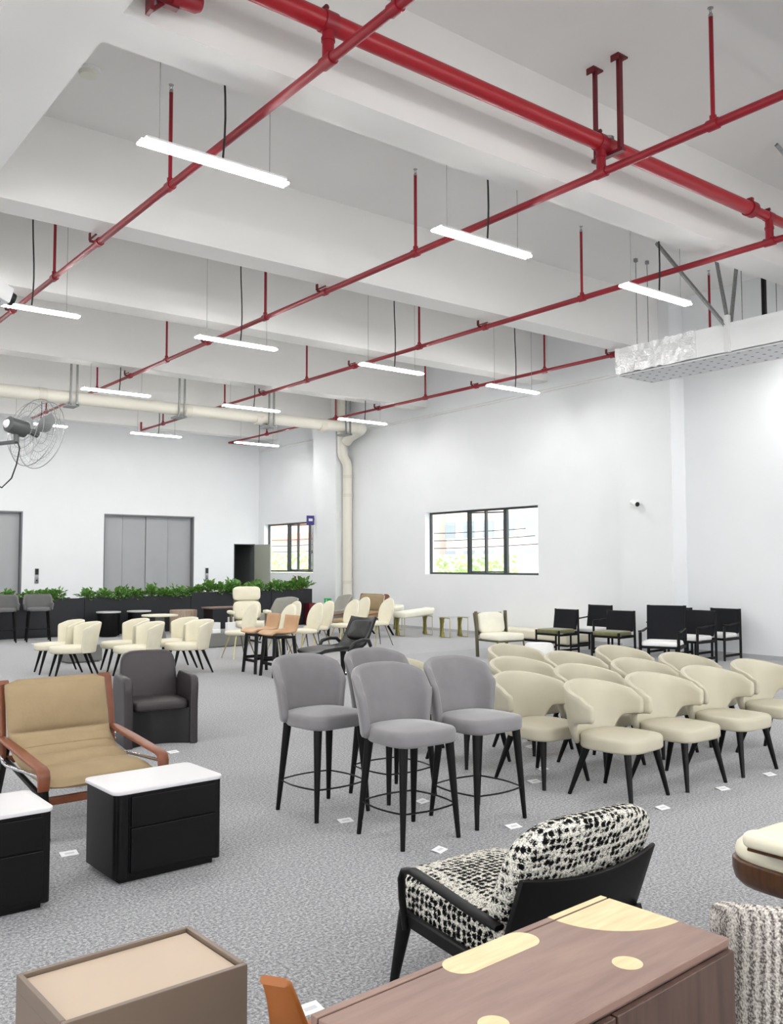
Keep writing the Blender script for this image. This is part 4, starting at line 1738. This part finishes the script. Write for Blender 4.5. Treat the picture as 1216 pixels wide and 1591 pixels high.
# ---- sling chairs (tan canvas, saddle leather) ----------------------------------------------
def make_sling():
    t = thing('sling_lounge_chair', 'x', 'lounge chair', (0, 0, 0), 0, 'canvas sling chairs with leather arms')
    # cushion profile, back top to seat front (y, z) with seams pinched
    key = [(.47, .87), (.44, .76), (.41, .65), (.375, .545), (.33, .46), (.25, .40), (.14, .365), (.02, .345), (-.10, .335), (-.22, .33), (-.34, .33), (-.45, .325)]
    path = []
    for i in range(len(key) - 1):
        for k in range(9):
            f = k / 9
            path.append((key[i][0] + (key[i + 1][0] - key[i][0]) * f, key[i][1] + (key[i + 1][1] - key[i][1]) * f))
    path.append(key[-1])
    L = [0]
    for a, c in zip(path[:-1], path[1:]):
        L.append(L[-1] + sqrt((a[0] - c[0]) ** 2 + (a[1] - c[1]) ** 2))
    seams = [.0, .215, .40, .60, .78, 1.0]
    seams = [0, .28, .50, .66, 1.0]
    W = .365
    rings = []
    xs = [-1, -.985, -.94, -.8, -.5, -.2, .2, .5, .8, .94, .985, 1]
    for i, (y, z) in enumerate(path):
        u = L[i] / L[-1]
        for s0, s1 in zip(seams[:-1], seams[1:]):
            if s0 <= u <= s1:
                f = (u - s0) / (s1 - s0)
        puff = -.004 + .078 * max(0, sin(pi * f)) ** .33
        a, c = path[max(0, i - 1)], path[min(len(path) - 1, i + 1)]
        ty, tz = c[0] - a[0], c[1] - a[1]
        l = sqrt(ty * ty + tz * tz)
        ny, nz = tz / l, -ty / l
        if nz < 0 and abs(nz) > .3:
            ny, nz = -ny, -nz
        if abs(nz) <= .3 and ny > 0:
            ny, nz = -ny, -nz
        ring = []
        for x in xs:
            e = sqrt(max(0, 1 - abs(x) ** 6))
            wob = .006 * noise.noise(Vector((x * 3, y * 9, z * 9)))
            ring.append((x * W, y + ny * (puff * e + wob), z + nz * (puff * e + wob)))
        for x in xs[::-1]:
            e = sqrt(max(0, 1 - abs(x) ** 6))
            ring.append((x * W, y - ny * .02 * e, z - nz * .02 * e))
        rings.append(ring)
    r0, r1 = rings[0], rings[-1]
    c0 = Vector((0, path[0][0], path[0][1]))
    rings = [[tuple(c0 + (Vector(p) - c0) * .75 + Vector((0, .012, .03))) for p in r0]] + rings
    c1 = Vector((0, path[-1][0], path[-1][1]))
    rings.append([tuple(c1 + (Vector(p) - c1) * .75 + Vector((0, -.03, -.004))) for p in r1])
    b = MB()
    b.loft(rings, True)
    b.build('cushion', M['canvas'], t, ang=70)
    for s in (-1, 1):
        # leather side board of the back
        b = MB()
        b.strip([(s * .395, .52, .87), (s * .395, .485, .72), (s * .395, .45, .57), (s * .395, .415, .44), (s * .395, .40, .37)], [.075, .08, .075, .06, .055], .05)
        b.strip([(s * .375, .50, .885), (s * .385, .535, .87), (s * .385, .555, .83)], .10, .03)
        b.build('side_board', M['saddle'], t, ang=50)
        # leather arm strap
        b = MB()
        pts = [(s * .40, .42, .515), (s * .40, .32, .51), (s * .40, .05, .485), (s * .40, -.25, .455), (s * .40, -.42, .44), (s * .40, -.46, .425), (s * .40, -.475, .39), (s * .40, -.47, .31)]
        b.strip(pts, [.05, .07, .08, .08, .08, .08, .078, .07], .022)
        a = b.build('arm_strap', M['saddle'], t, ang=50)
        b = MB()
        b.tube([(s * .40, .415, .45), (s * .40, .40, .40), (s * .40, .35, .355), (s * .40, .26, .345), (s * .40, -.15, .37), (s * .40, -.43, .385)], .012, 10)
        b.build('arm_tube', M['chrome'], a)
        for z in (.45, .41):
            b = MB()
            b.tube([(s * .41, .415, z), (s * .435, .415, z)], .013, 10)
            b.build('bolt', M['chrome'], a)
        leg(t, (s * .36, .42, .42), (s * .30, .80, 0), .028, .022, M['black_wood'], 8)
        leg(t, (s * .385, -.44, .33), (s * .37, -.47, 0), .026, .02, M['black_wood'], 8)
        b = MB()
        b.tube([(s * .36, .40, .36), (s * .365, -.44, .225)], .018, 8)
        b.build('side_rail', M['black_wood'], t)
    for y, z in ((-.40, .225), (.40, .36)):
        b = MB()
        b.box((0, y, z), (.72, .035, .05))
        b.build('cross_rail', M['saddle'], t, bevel=.006)
    return t


sl = make_sling()
place(sl, [(2.17, 6.32, 2, 'tan canvas sling lounge chair with saddle leather arms behind the black nightstands')])
dup(sl, (12.62, 17.6, 0), radians(-84), 'brown framed tan sling chair far back by the window wall', 1.12)

# ---- dark brown tub armchair ------------------------------------------------------------------
t = thing('tub_armchair', 'dark brown leather tub armchair behind the tan sling chair', 'armchair', (3.64, 8.48, 0), radians(-9))


def panel(outl, y0, y1, m, nm, x_of=None, r=.02):
    pass


b = MB()                                                # back panel: tall, slightly tapered, leaning
prof = []


def backwp(x, y, z):
    k = (y - .3) / .6
    xx = x * (1.0 - .13 * max(0, k))
    return (xx, .22 + .17 * (y - .42) - z + .12 * xx * xx * 0, y)


b.cushion(sup(.60, .52, 6, 5.5, 48, 0, .60), -.05, .045, .03, .01, .03, warp=backwp)
o = b.build('backrest', M['brown_leather'], t)
b = MB()
b.tube([(-.14, .225, .705), (.14, .225, .705)], .008, 6)
b.build('stitched_slot', M['black_plastic'], o)
b = MB()
b.cushion(sup(.54, .52, 6, 4, 40, 0, -.05), .335, .42, .03, .022, .02)
b.build('seat', M['brown_leather'], t)
for s in (-1, 1):
    b = MB()

    def armwp(x, y, z, s=s):
        # x: along depth, y: height, z: thickness
        flare = .03 * max(0, y - .35)
        return (s * (.275 + flare + z * 1), x, y)
    out = [(-.32, .0), (.27, .0), (.27, .40), (.22, .60), (.16, .655), (-.22, .655), (-.29, .63), (-.315, .56)]
    sm_out = subdiv_outline(out, .06)
    b.cushion(sm_out, -.005, .075, .03, .0, .02, warp=armwp)
    b.build('arm_panel', M['brown_leather'], t, ang=60)
b = MB()                                                # hollow curved front below the seat
rings = []
for k in range(13):
    x = -.27 + .54 * k / 12
    y = -.27 + .10 * (1 - (x / .27) ** 2)
    rings.append([(x, y, .0), (x, y, .34), (x, y + .03, .34), (x, y + .03, 0)])
b.loft(rings, True)
b.build('front_panel', M['black_leather'], t)
b = MB()
b.box((0, .29, .19), (.56, .03, .36))
b.build('rear_panel', M['brown_leather'], t, bevel=.01)


# ---- black nightstands --------------------------------------------------------------------------
def make_night():
    t = thing('nightstand', 'x', 'nightstand', (0, 0, 0), 0, 'black nightstands with white tops')
    w, d, h = .66, .455, .50
    b = MB()
    b.cushion(rrect(w, d, .045, n=6), h - .022, h, .006, 0, .004)
    b.build('top', M['marble'], t)
    b = MB()
    out = rrect(w - .02, d - .02, .04, n=6)
    b.loft([[(x, y, z) for x, y in out] for z in (.035, h - .022)], True)
    b.build('carcass', M['espresso'], t, ang=30)
    b = MB()
    b.bx(-w / 2 + .05, w / 2 - .05, -d / 2 + .045, d / 2 - .04, 0, .035)
    b.build('recessed_base', M['black_wood'], t, smooth=False)
    for z0, z1 in ((.30, .462), (.055, .293)):
        b = MB()
        b.bx(-w / 2 + .095, w / 2 - .055, -d / 2 - .004, -d / 2 + .03, z0, z1)
        b.build('drawer', M['espresso'], t, smooth=False, bevel=.004)
    for s in (-1, 1):
        b = MB()
        b.tube([(s * (w / 2 - .045) + (.012 if s < 0 else 0), -d / 2 + .028, .035), (s * (w / 2 - .045) + (.012 if s < 0 else 0), -d / 2 + .028, h - .024)], .036 if s < 0 else .03, 16)
        b.build('corner_post', M['espresso'], t)
    return t


place(make_night(), [
    (2.16, 5.02, 2, 'black two-drawer nightstand with white stone top, seen whole'),
    (1.17, 4.93, 0, 'black nightstand with white stone top, cropped by the frame'),
])

# ---- beige low cabinet ------------------------------------------------------------------------------
t = thing('bedside_cabinet', 'taupe bedside cabinet with recessed beige leather top in the foreground', 'cabinet', (1.10, 2.69, 0), radians(2))
w, d, h = .565, .385, .50
b = MB()
b.bx(-w / 2, w / 2, -d / 2 + .02, d / 2, .03, h - .045)
b.bx(-w / 2, -w / 2 + .016, -d / 2 + .02, d / 2, h - .045, h)
b.bx(w / 2 - .016, w / 2, -d / 2 + .02, d / 2, h - .045, h)
b.bx(-w / 2 + .016, w / 2 - .016, d / 2 - .016, d / 2, h - .045, h)
b.build('carcass', M['taupe'], t, smooth=False, bevel=.002)
b = MB()
b.bx(-w / 2 + .020, w / 2 - .020, -d / 2 + .004, d / 2 - .020, h - .05, h - .012)
b.build('leather_top', M['taupe_top'], t, smooth=False, bevel=.002)
for z0, z1 in ((.285, h), (.05, .28)):
    b = MB()
    b.bx(-w / 2, w / 2, -d / 2, -d / 2 + .018, z0, z1)
    b.build('drawer', M['taupe'], t, smooth=False, bevel=.002)
b = MB()
b.bx(-w / 2 + .03, w / 2 - .03, -d / 2 + .04, d / 2 - .03, 0, .03)
b.build('recessed_base', M['black_wood'], t, smooth=False)

# ---- walnut sideboard -----------------------------------------------------------------------------------
t = thing('sideboard', 'walnut sideboard with pale round and pill-shaped wood inlays in the foreground', 'sideboard', (1.628, 1.525, 0), radians(3.5))
w, d, h = 1.05, .40, .75
b = MB()
b.bx(-w / 2, w / 2, -d / 2 + .002, d / 2, .12, h - .02)
b.build('carcass', M['walnut_side'], t, smooth=False, bevel=.003)
b = MB()
b.bx(-w / 2, w / 2, -d / 2, d / 2 - .028, h - .02, h)
b.build('top', M['walnut'], t, smooth=False, bevel=.0025)
b = MB()
b.bx(-w / 2, w / 2, d / 2 - .022, d / 2, h - .02, h)
b.build('back_rim', M['walnut'], t, smooth=False, bevel=.002)
b = MB()
b.bx(-w / 2, w / 2, d / 2 - .028, d / 2 - .022, h - .02, h - .012)
b.build('shadow_gap', M['groove'], t, smooth=False)
for x0, x1 in ((-w / 2 + .01, -.004), (.004, w / 2 - .01)):
    b = MB()
    b.bx(x0, x1, -d / 2 - .018, -d / 2 + .0, .13, h - .024)
    b.build('door', M['walnut_side'], t, smooth=False, bevel=.002)


def inlay(poly):
    b = MB()
    b.loft([[(x, y, z) for x, y in poly] for z in (h - .001, h + .0008)], True)
    return b.build('inlay', M['ash'], t, smooth=False)


def circ(cx, cy, r, a0=0, a1=2 * pi, n=36):
    return [(cx + r * cos(a0 + (a1 - a0) * k / n), cy + r * sin(a0 + (a1 - a0) * k / n)) for k in range(n + (0 if a1 - a0 > 6.2 else 1))]


R_ = .245
inlay([(w / 2 - .001, d / 2 - .030)] + [(w / 2 - .001 + R_ * cos(a), d / 2 - .030 + (R_ - .02) * sin(a)) for a in [pi + (pi / 2) * k / 20 for k in range(21)]])
inlay([(w / 2 - .001, d / 2 - .0215), (w / 2 - .001, d / 2 - .0005), (w / 2 - R_, d / 2 - .0005), (w / 2 - R_, d / 2 - .0215)][::-1])
rr = .047
cxa, cxb, cy = -.11, .11, d / 2 - .05
inlay(circ(cxb, cy, rr, -pi / 2, pi / 2, 16) + circ(cxa, cy, rr, pi / 2, 1.5 * pi, 16))
inlay(circ(.20, -.11, .037))
inlay(circ(-.26, -.09, .034))
for sx in (-1, 1):
    for sy in (-1, 1):
        leg(t, (sx * (w / 2 - .08), sy * (d / 2 - .06), .13), (sx * (w / 2 - .07), sy * (d / 2 - .05), 0), .022, .014, M['black_wood'], 10)

# ---- tweed armchair ----------------------------------------------------------------------------------------
t = thing('tweed_armchair', 'black and white tweed armchair with black wood frame behind the walnut sideboard', 'armchair', (2.70, 2.60, 0), radians(178))
W = .66
b = MB()
b.cushion(sup(.65, .80, 6, 5, 52, 0, -.10), .235, .425, .055, .02, .04)
b.build('seat_cushion', M['tweed'], t)


def bwp(x, y, z):
    lean = .42
    bow = .10 * (x / .33) ** 2
    sag = .03 * sin(x * 9) * (y - .55)
    return (x, .21 + lean * (y - .42) - z - bow * .35, y + sag * .2 - .02 * (x / .33) ** 4)


b = MB()
b.cushion(sup(.73, .44, 5, 4, 56, -.02, .58), -.06, .07, .055, .015, .05, warp=bwp)
b.build('back_cushion', M['tweed'], t)
b = MB()                                                 # curved black back board
rings = []
for k in range(15):
    x = -.36 + .72 * k / 14
    bow = -.05 * (x / .36) ** 2
    z1 = .615 - .03 * (1 - (x / .36) ** 2)
    pr_ = []
    for z, o in ((.27, 0), (z1, 0), (z1 + .006, .012), (z1, .024), (.27, .024)):
        pr_.append((x, .315 + .42 * (z - .42) * .9 + bow + o, z))
    rings.append(pr_)
b.loft(rings, True)
b.build('back_board', M['black_wood'], t, bevel=.004, ang=30)
for s in (-1, 1):
    leg(t, (s * .345, -.335, .30), (s * .365, -.40, 0), .034, .018, M['black_wood'], 10)
    leg(t, (s * .335, .27, .36), (s * .345, .40, 0), .030, .018, M['black_wood'], 10)
    b = MB()
    b.strip([(s * .345, -.34, .275), (s * .35, .32, .235)], .03, .055)
    b.build('side_rail', M['black_wood'], t)
    b = MB()
    pts = [(s * .365, -.315, .24), (s * .37, -.335, .36), (s * .372, -.335, .44), (s * .372, -.315, .475), (s * .372, -.26, .487), (s * .372, -.1, .468), (s * .372, .1, .44), (s * .362, .24, .42)]
    b.strip(pts, [.03, .03, .034, .04, .046, .05, .05, .045], .022)
    b.build('arm', M['black_wood'], t, ang=50)
b = MB()
b.strip([(-.34, -.335, .265), (.34, -.335, .265)], .03, .05, wdir=(0, 1, 0))
b.build('front_rail', M['black_wood'], t)

# ---- walnut shell lounge chair at the frame edge -----------------------------------------------------------------
t = thing('shell_lounge_chair', 'cream cushioned lounge chair with walnut shell, cropped at the frame edge', 'lounge chair', (4.07, 1.88, 0), radians(180))


def shellprof(pts, wd, th, nm, m, xo=0, par=None, curve=.0):
    rings = []
    for i, (y, z) in enumerate(pts):
        a, c = pts[max(0, i - 1)], pts[min(len(pts) - 1, i + 1)]
        ty, tz = c[0] - a[0], c[1] - a[1]
        l = sqrt(ty * ty + tz * tz)
        ny, nz = -tz / l, ty / l
        ring = []
        for s in (-1, -.7, -.35, 0, .35, .7, 1):
            e = curve * s * s
            ring.append((s * wd / 2, y + ny * (th / 2 + e), z + nz * (th / 2 + e)))
        for s in (1, .7, .35, 0, -.35, -.7, -1):
            e = curve * s * s
            ring.append((s * wd / 2, y + ny * (-th / 2 + e), z + nz * (-th / 2 + e)))
        rings.append(ring)
    b = MB()
    b.loft(rings, True)
    return b.build(nm, m, par or t, bevel=.006, ang=50)


seat = [(-.46, .375), (-.42, .345), (-.3, .325), (-.1, .30), (.1, .275), (.22, .27)]
b = MB()
b.cushion(sup(.62, .96, 5, 4.5, 56, 0, -.05), .25, .385, .012, 0, .085)
b.build('seat_shell', M['walnut_shell'], t)
b = MB()
b.cushion(sup(.60, .84, 5, 5, 48, 0, -.095), .36, .45, .05, .015, .03, warp=lambda x, y, z: (x, y, z - .05 * (y + .1)))
b.build('seat_cushion', M['cream'], t)
shellprof([(.30, .30), (.42, .45), (.54, .64)], .62, .022, 'back_shell', M['walnut_shell'], curve=.05)
shellprof([(.58, .66), (.66, .80), (.72, .94)], .60, .022, 'headrest_shell', M['walnut_shell'], curve=.05)
vpad(.56, .40, .11, .49, .39, .5).build('back_cushion', M['cream'], t)
vpad(.56, .28, .11, .82, .59, .42).build('headrest', M['cream'], t)
for s in (-1, 1):
    b = MB()
    b.cushion(rrect(.15, .50, .065, s * .335, -.12, n=6), .485, .545, .026, .006, .02)
    a = b.build('armrest', M['cream'], t)
    b = MB()
    b.strip([(s * .335, -.33, .478), (s * .335, .08, .478)], .12, .014)
    b.build('arm_plate', M['walnut_shell'], a)
    b = MB()
    b.box((s * .32, .0, .42), (.02, .2, .13))
    b.build('arm_bracket', M['walnut_shell'], a, bevel=.005)
b = MB()
b.tube([(0, 0, .05), (0, 0, .29)], .028, 12)
for k in range(5):
    a = k * 2 * pi / 5
    b.tube([(0, 0, .07), (.3 * cos(a), .3 * sin(a), .015)], [.022, .014], 8)
b.build('star_base', M['black_metal'], t)

# ---- ribbed tweed chair in the corner ------------------------------------------------------------------------------
t = thing('tub_chair', 'ribbed grey tweed tub chair seen from behind beside the walnut sideboard', 'chair', (2.865, 1.45, 0), radians(149))
b = MB()
b.cushion(sup(.62, .58, 4, 3, 44, 0, -.04), .30, .44, .04, .015)
b.build('seat', M['ribbed'], t)
b = MB()
b.barrel(.37, .30, radians(86), lambda u: .20, lambda u: .755 - .06 * abs(u) ** 3, .07, lambda u, z: .05 * max(0, z - .45), re=.07, ex=2.9)
b.build('backrest', M['ribbed'], t)
for sx in (-1, 1):
    for sy in (-1, 1):
        leg(t, (sx * .18, sy * .17, .36), (sx * .23, sy * .23, 0), .022, .014, M['black_wood'])

# ---- amber leather sling stool behind the sideboard -----------------------------------------------------------------
t = thing('leather_sling_stool', 'amber leather sling stool with raised strap ends behind the sideboard', 'stool', (1.26, 2.05, 0), radians(0))
b = MB()
pts = [(-.075, .0, .655), (-.065, .0, .66), (-.05, .0, .64), (-.02, 0, .54), (.0, 0, .49), (.05, 0, .47), (.14, -.03, .50), (.22, -.08, .555), (.30, -.13, .62), (.34, -.16, .64)]
pts = [(-.05, .0, .66), (-.04, .0, .655), (-.02, .0, .60), (.0, 0, .53), (.03, 0, .50)]
b.strip(pts, [.075, .08, .09, .11, .13], .022, wdir=(.55, -.83, 0))
b.build('strap_end', M['amber'], t, ang=50)
b = MB()
b.strip([(.02, -.01, .50), (.06, -.03, .51), (.11, -.06, .535), (.15, -.09, .56), (.18, -.115, .575)], [.13, .12, .12, .11, .1], .02, wdir=(.2, .9, 0))
b.build('sling_seat', M['amber'], t, ang=50)
for q in ((.0, .03), (.02, -.1), (.15, -.05), (.15, -.15)):
    leg(t, (q[0] + .02, q[1], .50 if q[0] < .1 else .55), (q[0], q[1], 0), .014, .012, M['black_wood'], 8)

# ---- black recliner ----------------------------------------------------------------------------------------------------
t = thing('recliner', 'black leather reclining lounge chair with head pillow behind the grey counter stools', 'lounge chair', (8.35, 11.9, 0), radians(-76))
shellprof([(-.86, .34), (-.80, .36), (-.6, .37), (-.35, .375), (-.1, .36), (.08, .37), (.18, .42), (.27, .53), (.36, .67), (.43, .79), (.46, .84)], .52, .05, 'body_shell', M['black_leather'], curve=.05)
vpad(.44, .36, .07, .66, .30, .55).build('head_pillow', M['black_leather'], t)
for s in (-1, 1):
    b = MB()
    b.tube([(s * .30, .22, .42), (s * .34, .12, .52), (s * .35, -.05, .53), (s * .35, -.22, .50), (s * .33, -.30, .42), (s * .30, -.30, .36)], .03, 10)
    b.build('arm_loop', M['black_leather'], t)
b = MB()
b.tube([(0, -.1, .05), (0, -.1, .34)], [.035, .05], 14)
b.build('column', M['black_metal'], t)
b = MB()
b.lathe([(0, 0), (.33, 0), (.34, .012), (.30, .03), (.05, .05), (0, .05)], 32, (0, -.1, 0))
b.build('base_disc', M['chrome'], t)


# ---- black armchairs by the window wall -----------------------------------------------------------------------------------
def make_black_arm(arms, seat_m, lab_group, nm, h=.86, sw=.56):
    t = thing(nm, 'x', 'chair', (0, 0, 0), 0, lab_group)
    b = MB()
    b.cushion(rrect(sw - .02, .54, .06, 0, -.04, n=5), .40, .475, .03, .015, .02)
    b.build('seat', M[seat_m], t)

    def wp(x, y, z):
        return (x, .25 + .16 * (y - .45) - z - .25 * x * x, y)
    b = MB()
    b.cushion(subdiv_outline(rrect(sw, h - .46, .025, 0, (h + .46) / 2, n=3), .08), -.02, .02, .012, 0, .012, warp=wp)
    b.build('backrest', M['ink'], t, ang=50)
    for s in (-1, 1):
        leg(t, (s * (sw / 2 - .005), .235 + .16 * (h - .47), h + .005), (s * (sw / 2 + .0), .30, 0), .026, .026, M['black_wood'], 4)
        leg(t, (s * sw / 2, -.28, .62 if arms else .46), (s * sw / 2, -.29, 0), .027, .023, M['black_wood'], 4)
        if arms:
            b = MB()
            b.strip([(s * sw / 2, -.31, .635), (s * sw / 2, -.1, .63), (s * sw / 2, .27, .66)], [.055, .055, .035], .022)
            b.build('arm', M['black_wood'], t)
        b = MB()
        for z in (.375, .09):
            b = MB()
            b.box((s * sw / 2, 0, z), (.03, .55, .04))
            b.build('side_rail', M['black_wood'], t, smooth=False)
    for y in (-.27, .26):
        b = MB()
        b.box((0, y, .38), (sw - .03, .03, .04))
        b.build('cross_rail', M['black_wood'], t, smooth=False)
    return t


place(make_black_arm(False, 'olive', 'olive seated black chairs', 'side_chair', .84), [
    (13.25, 11.85, -88, 'armless black chair with olive seat, the one nearer the ivory lounge chair'),
    (13.62, 10.8, -82, 'armless black chair with olive seat, in front of the black armchair with white seat'),
])
place(make_black_arm(True, 'white_fabric', 'white seated black armchairs', 'wooden_armchair', .9), [
    (14.1, 11.72, -88, 'black armchair with white seat, between and behind the two olive seated chairs'),
    (14.45, 10.15, -84, 'black armchair with white seat, mostly hidden behind the tall-backed one'),
    (13.85, 9.28, -88, 'black armchair with white seat, right of the tall-backed one'),
    (14.75, 9.35, -86, 'black armchair with white seat, the last one toward the bare wall'),
])
ta = make_black_arm(True, 'white_fabric', 'tall-backed black armchair', 'high_back_armchair', 1.03, .60)
place(ta, [(12.55, 8.95, -66, 'black armchair with tall leaning back and white seat, in the middle of the black chairs')])

# ---- ivory lounge chair, low bench, pouf, right edge chair -------------------------------------------------------------------
t = thing('ivory_lounge_chair', 'ivory lounge chair with square back cushion behind the beige armchairs', 'lounge chair', (11.95, 12.1, 0), radians(-6))
vpad(.60, .40, .12, .62, .26, .22).build('back_cushion', M['ivory'], t)
b = MB()
b.cushion(rrect(.64, .62, .08, 0, -.06), .32, .44, .04, .015)
b.build('seat_cushion', M['ivory'], t)
b = MB()
b.box((-.35, .24, .42), (.03, .07, .84), rx=-.06)
b.box((.35, .24, .42), (.03, .07, .84), rx=-.06)
b.box((0, .33, .6), (.66, .03, .42), rx=-.2)
b.build('back_frame', M['bronze'], t, bevel=.004)
for s in (-1, 1):
    leg(t, (s * .30, -.32, .33), (s * .33, -.35, 0), .018, .013, M['bronze'], 8)
b = MB()
b.box((0, -.05, .31), (.62, .58, .03))
b.build('seat_frame', M['bronze'], t, smooth=False)
t = thing('low_bench', 'low cream upholstered bench along the wall behind the olive seated chairs', 'bench', (15.05, 14.2, 0))
b = MB()
b.cushion(rrect(.5, 3.0, .06), .05, .26, .05, .01)
b.build('cushion', M['cream'], t)
b = MB()
b.bx(-.22, .22, -1.46, 1.46, 0, .05)
b.build('base', M['black_wood'], t, smooth=False)
t = thing('round_pouf', 'round white pouf between the beige armchairs and the olive seated chair', 'pouf', (11.35, 10.55, 0))
b = MB()
b.lathe([(0, .03), (.21, .03), (.24, .06), (.25, .2), (.24, .35), (.21, .39), (.1, .40), (0, .40)], 32)
b.build('cushion', M['white_fabric'], t)
b = MB()
b.lathe([(0, 0), (.19, 0), (.19, .03), (0, .03)], 28)
b.build('base', M['black_wood'], t)
t = thing('cream_stool', 'cream cushioned stool glimpsed between the legs of the olive seated chair', 'stool', (14.55, 12.75, 0))
b = MB()
b.cushion(rrect(.36, .36, .05), .04, .42, .05, .01)
b.build('cushion', M['cream'], t)
b = MB()
b.bx(-.15, .15, -.15, .15, 0, .04)
b.build('base', M['black_wood'], t, smooth=False)
t = thing('cream_tub_chair', 'cream tub chair by the wall, cut off by the edge of the picture', 'chair', (13.15, 6.75, 0), radians(-90))
b = MB()
b.cushion(sup(.56, .56, 4, 3, 36, 0, -.03), .33, .45, .04, .015)
b.build('seat', M['cream'], t)
b = MB()
b.barrel(.33, .32, radians(112), lambda u: .30, lambda u: .74 - .08 * abs(u) ** 2, .07, lambda u, z: .05 * max(0, z - .45), re=.06, ex=2.6)
b.build('backrest', M['cream'], t)
b = MB()
b.lathe([(0, 0), (.2, 0), (.2, .015), (.03, .03), (.03, .33), (0, .33)], 24)
b.build('base', M['black_metal'], t)


# ---- white benches with gold feet -------------------------------------------------------------------------------------------------
def make_gold(top, lab, loc, rz):
    t = thing('gold_foot_bench' if top else 'gold_foot_side_table', lab, 'bench' if top else 'table', loc, radians(rz))
    hh = .46
    if top:
        b = MB()
        b.cushion(rrect(.50, .95, .09, n=5), hh - .02, hh + .12, .05, .02, .03, warp=lambda x, y, z: (x, y, z + .10 * max(0, (-y) / .47) ** 2))
        b.build('cushion', M['ivory'], t)
    else:
        b = MB()
        b.box((0, 0, hh + .01), (.46, .60, .014))
        b.build('top', M['clear_glass'], t, smooth=False)
    L = .40 if top else .26
    for s in (-1, 1):
        y = s * L
        b = MB()
        b.tube([(-.2, y, hh), (-.2, y, .012), (.2, y, .012), (.2, y, hh), (-.2, y, hh)], .013, 4)
        f = b.build('gold_frame', M['gold'], t, smooth=False)
        b = MB()
        rings = []
        for k in range(11):
            z = .02 + (hh - .03) * k / 10
            w = .05 + .035 * (2 * k / 10 - 1) ** 2
            jit = [noise.noise(Vector((k * .7, j * 1.3, y * 5 + s))) * .012 for j in range(10)]
            rings.append([(.12 + (w + jit[j]) * cos(2 * pi * j / 10), y + (w * .6 + jit[j]) * sin(2 * pi * j / 10), z) for j in range(10)])
        b.loft(rings, True)
        b.build('sculpted_foot', M['crumple'], f, smooth=False)
    return t


make_gold(True, 'white cushioned bench with gold feet, the nearer of the two by the wall', (13.9, 17.0, 0), 84)
make_gold(True, 'white cushioned bench with gold feet, the farther one by the cream drain pipe', (14.35, 18.75, 0), 84)
make_gold(False, 'glass topped side table on sculpted gold feet against the wall', (14.3, 16.0, 0), 84)


# ---- folded price cards on the carpet -----------------------------------------------------------------------------------------------
def make_card():
    t = thing('price_card', 'x', 'card', (0, 0, 0), 0, 'white price cards on the carpet')
    b = MB()
    b.add([(-.05, -.032, .001), (.05, -.032, .001), (.05, .032, .012), (-.05, .032, .012), (-.05, -.032, .0), (.05, -.032, .0), (.05, .032, .011), (-.05, .032, .011)],
          [[0, 1, 2, 3], [7, 6, 5, 4], [0, 4, 5, 1], [1, 5, 6, 2], [2, 6, 7, 3], [3, 7, 4, 0]])
    b.build('card', M['paper'], t, smooth=False)
    b = MB()
    b.add([(-.025, -.012, .0052), (.03, -.012, .0052), (.03, .008, .0086), (-.025, .008, .0086)], [[0, 1, 2, 3]])
    b.build('print', M['paper_print'], t, smooth=False)
    return t


cards = [(3.53, 5.05, 'at the feet of the left-hand grey counter stool'), (3.62, 4.19, 'in front of the nearest grey counter stool'), (4.32, 4.26, 'in front of the grey counter stool by the beige armchairs'),
         (5.33, 5.02, 'under the beige armchair next to the counter stools'), (4.25, 5.11, 'among the legs of the grey counter stools'), (5.71, 5.29, 'between the legs of second row beige armchairs'),
         (5.47, 3.93, 'in front of the end beige armchair, just past the tweed armchair'), (6.29, 3.97, 'in front of the second beige armchair'), (7.01, 4.0, 'in front of the third beige armchair'),
         (3.56, 7.85, 'before the dark brown leather armchair'), (1.84, 5.5, 'between the two black nightstands'), (6.3, 5.98, 'deep under the third row of beige armchairs'),
         (1.95, 3.03, 'half hidden behind the walnut sideboard'), (5.98, 20.4, 'before the cropped bar stool'), (6.35, 20.5, 'before the whole bar stool')]
place(make_card(), [(x, y, random.uniform(-12, 22), 'small white price card ' + w) for x, y, w in cards])
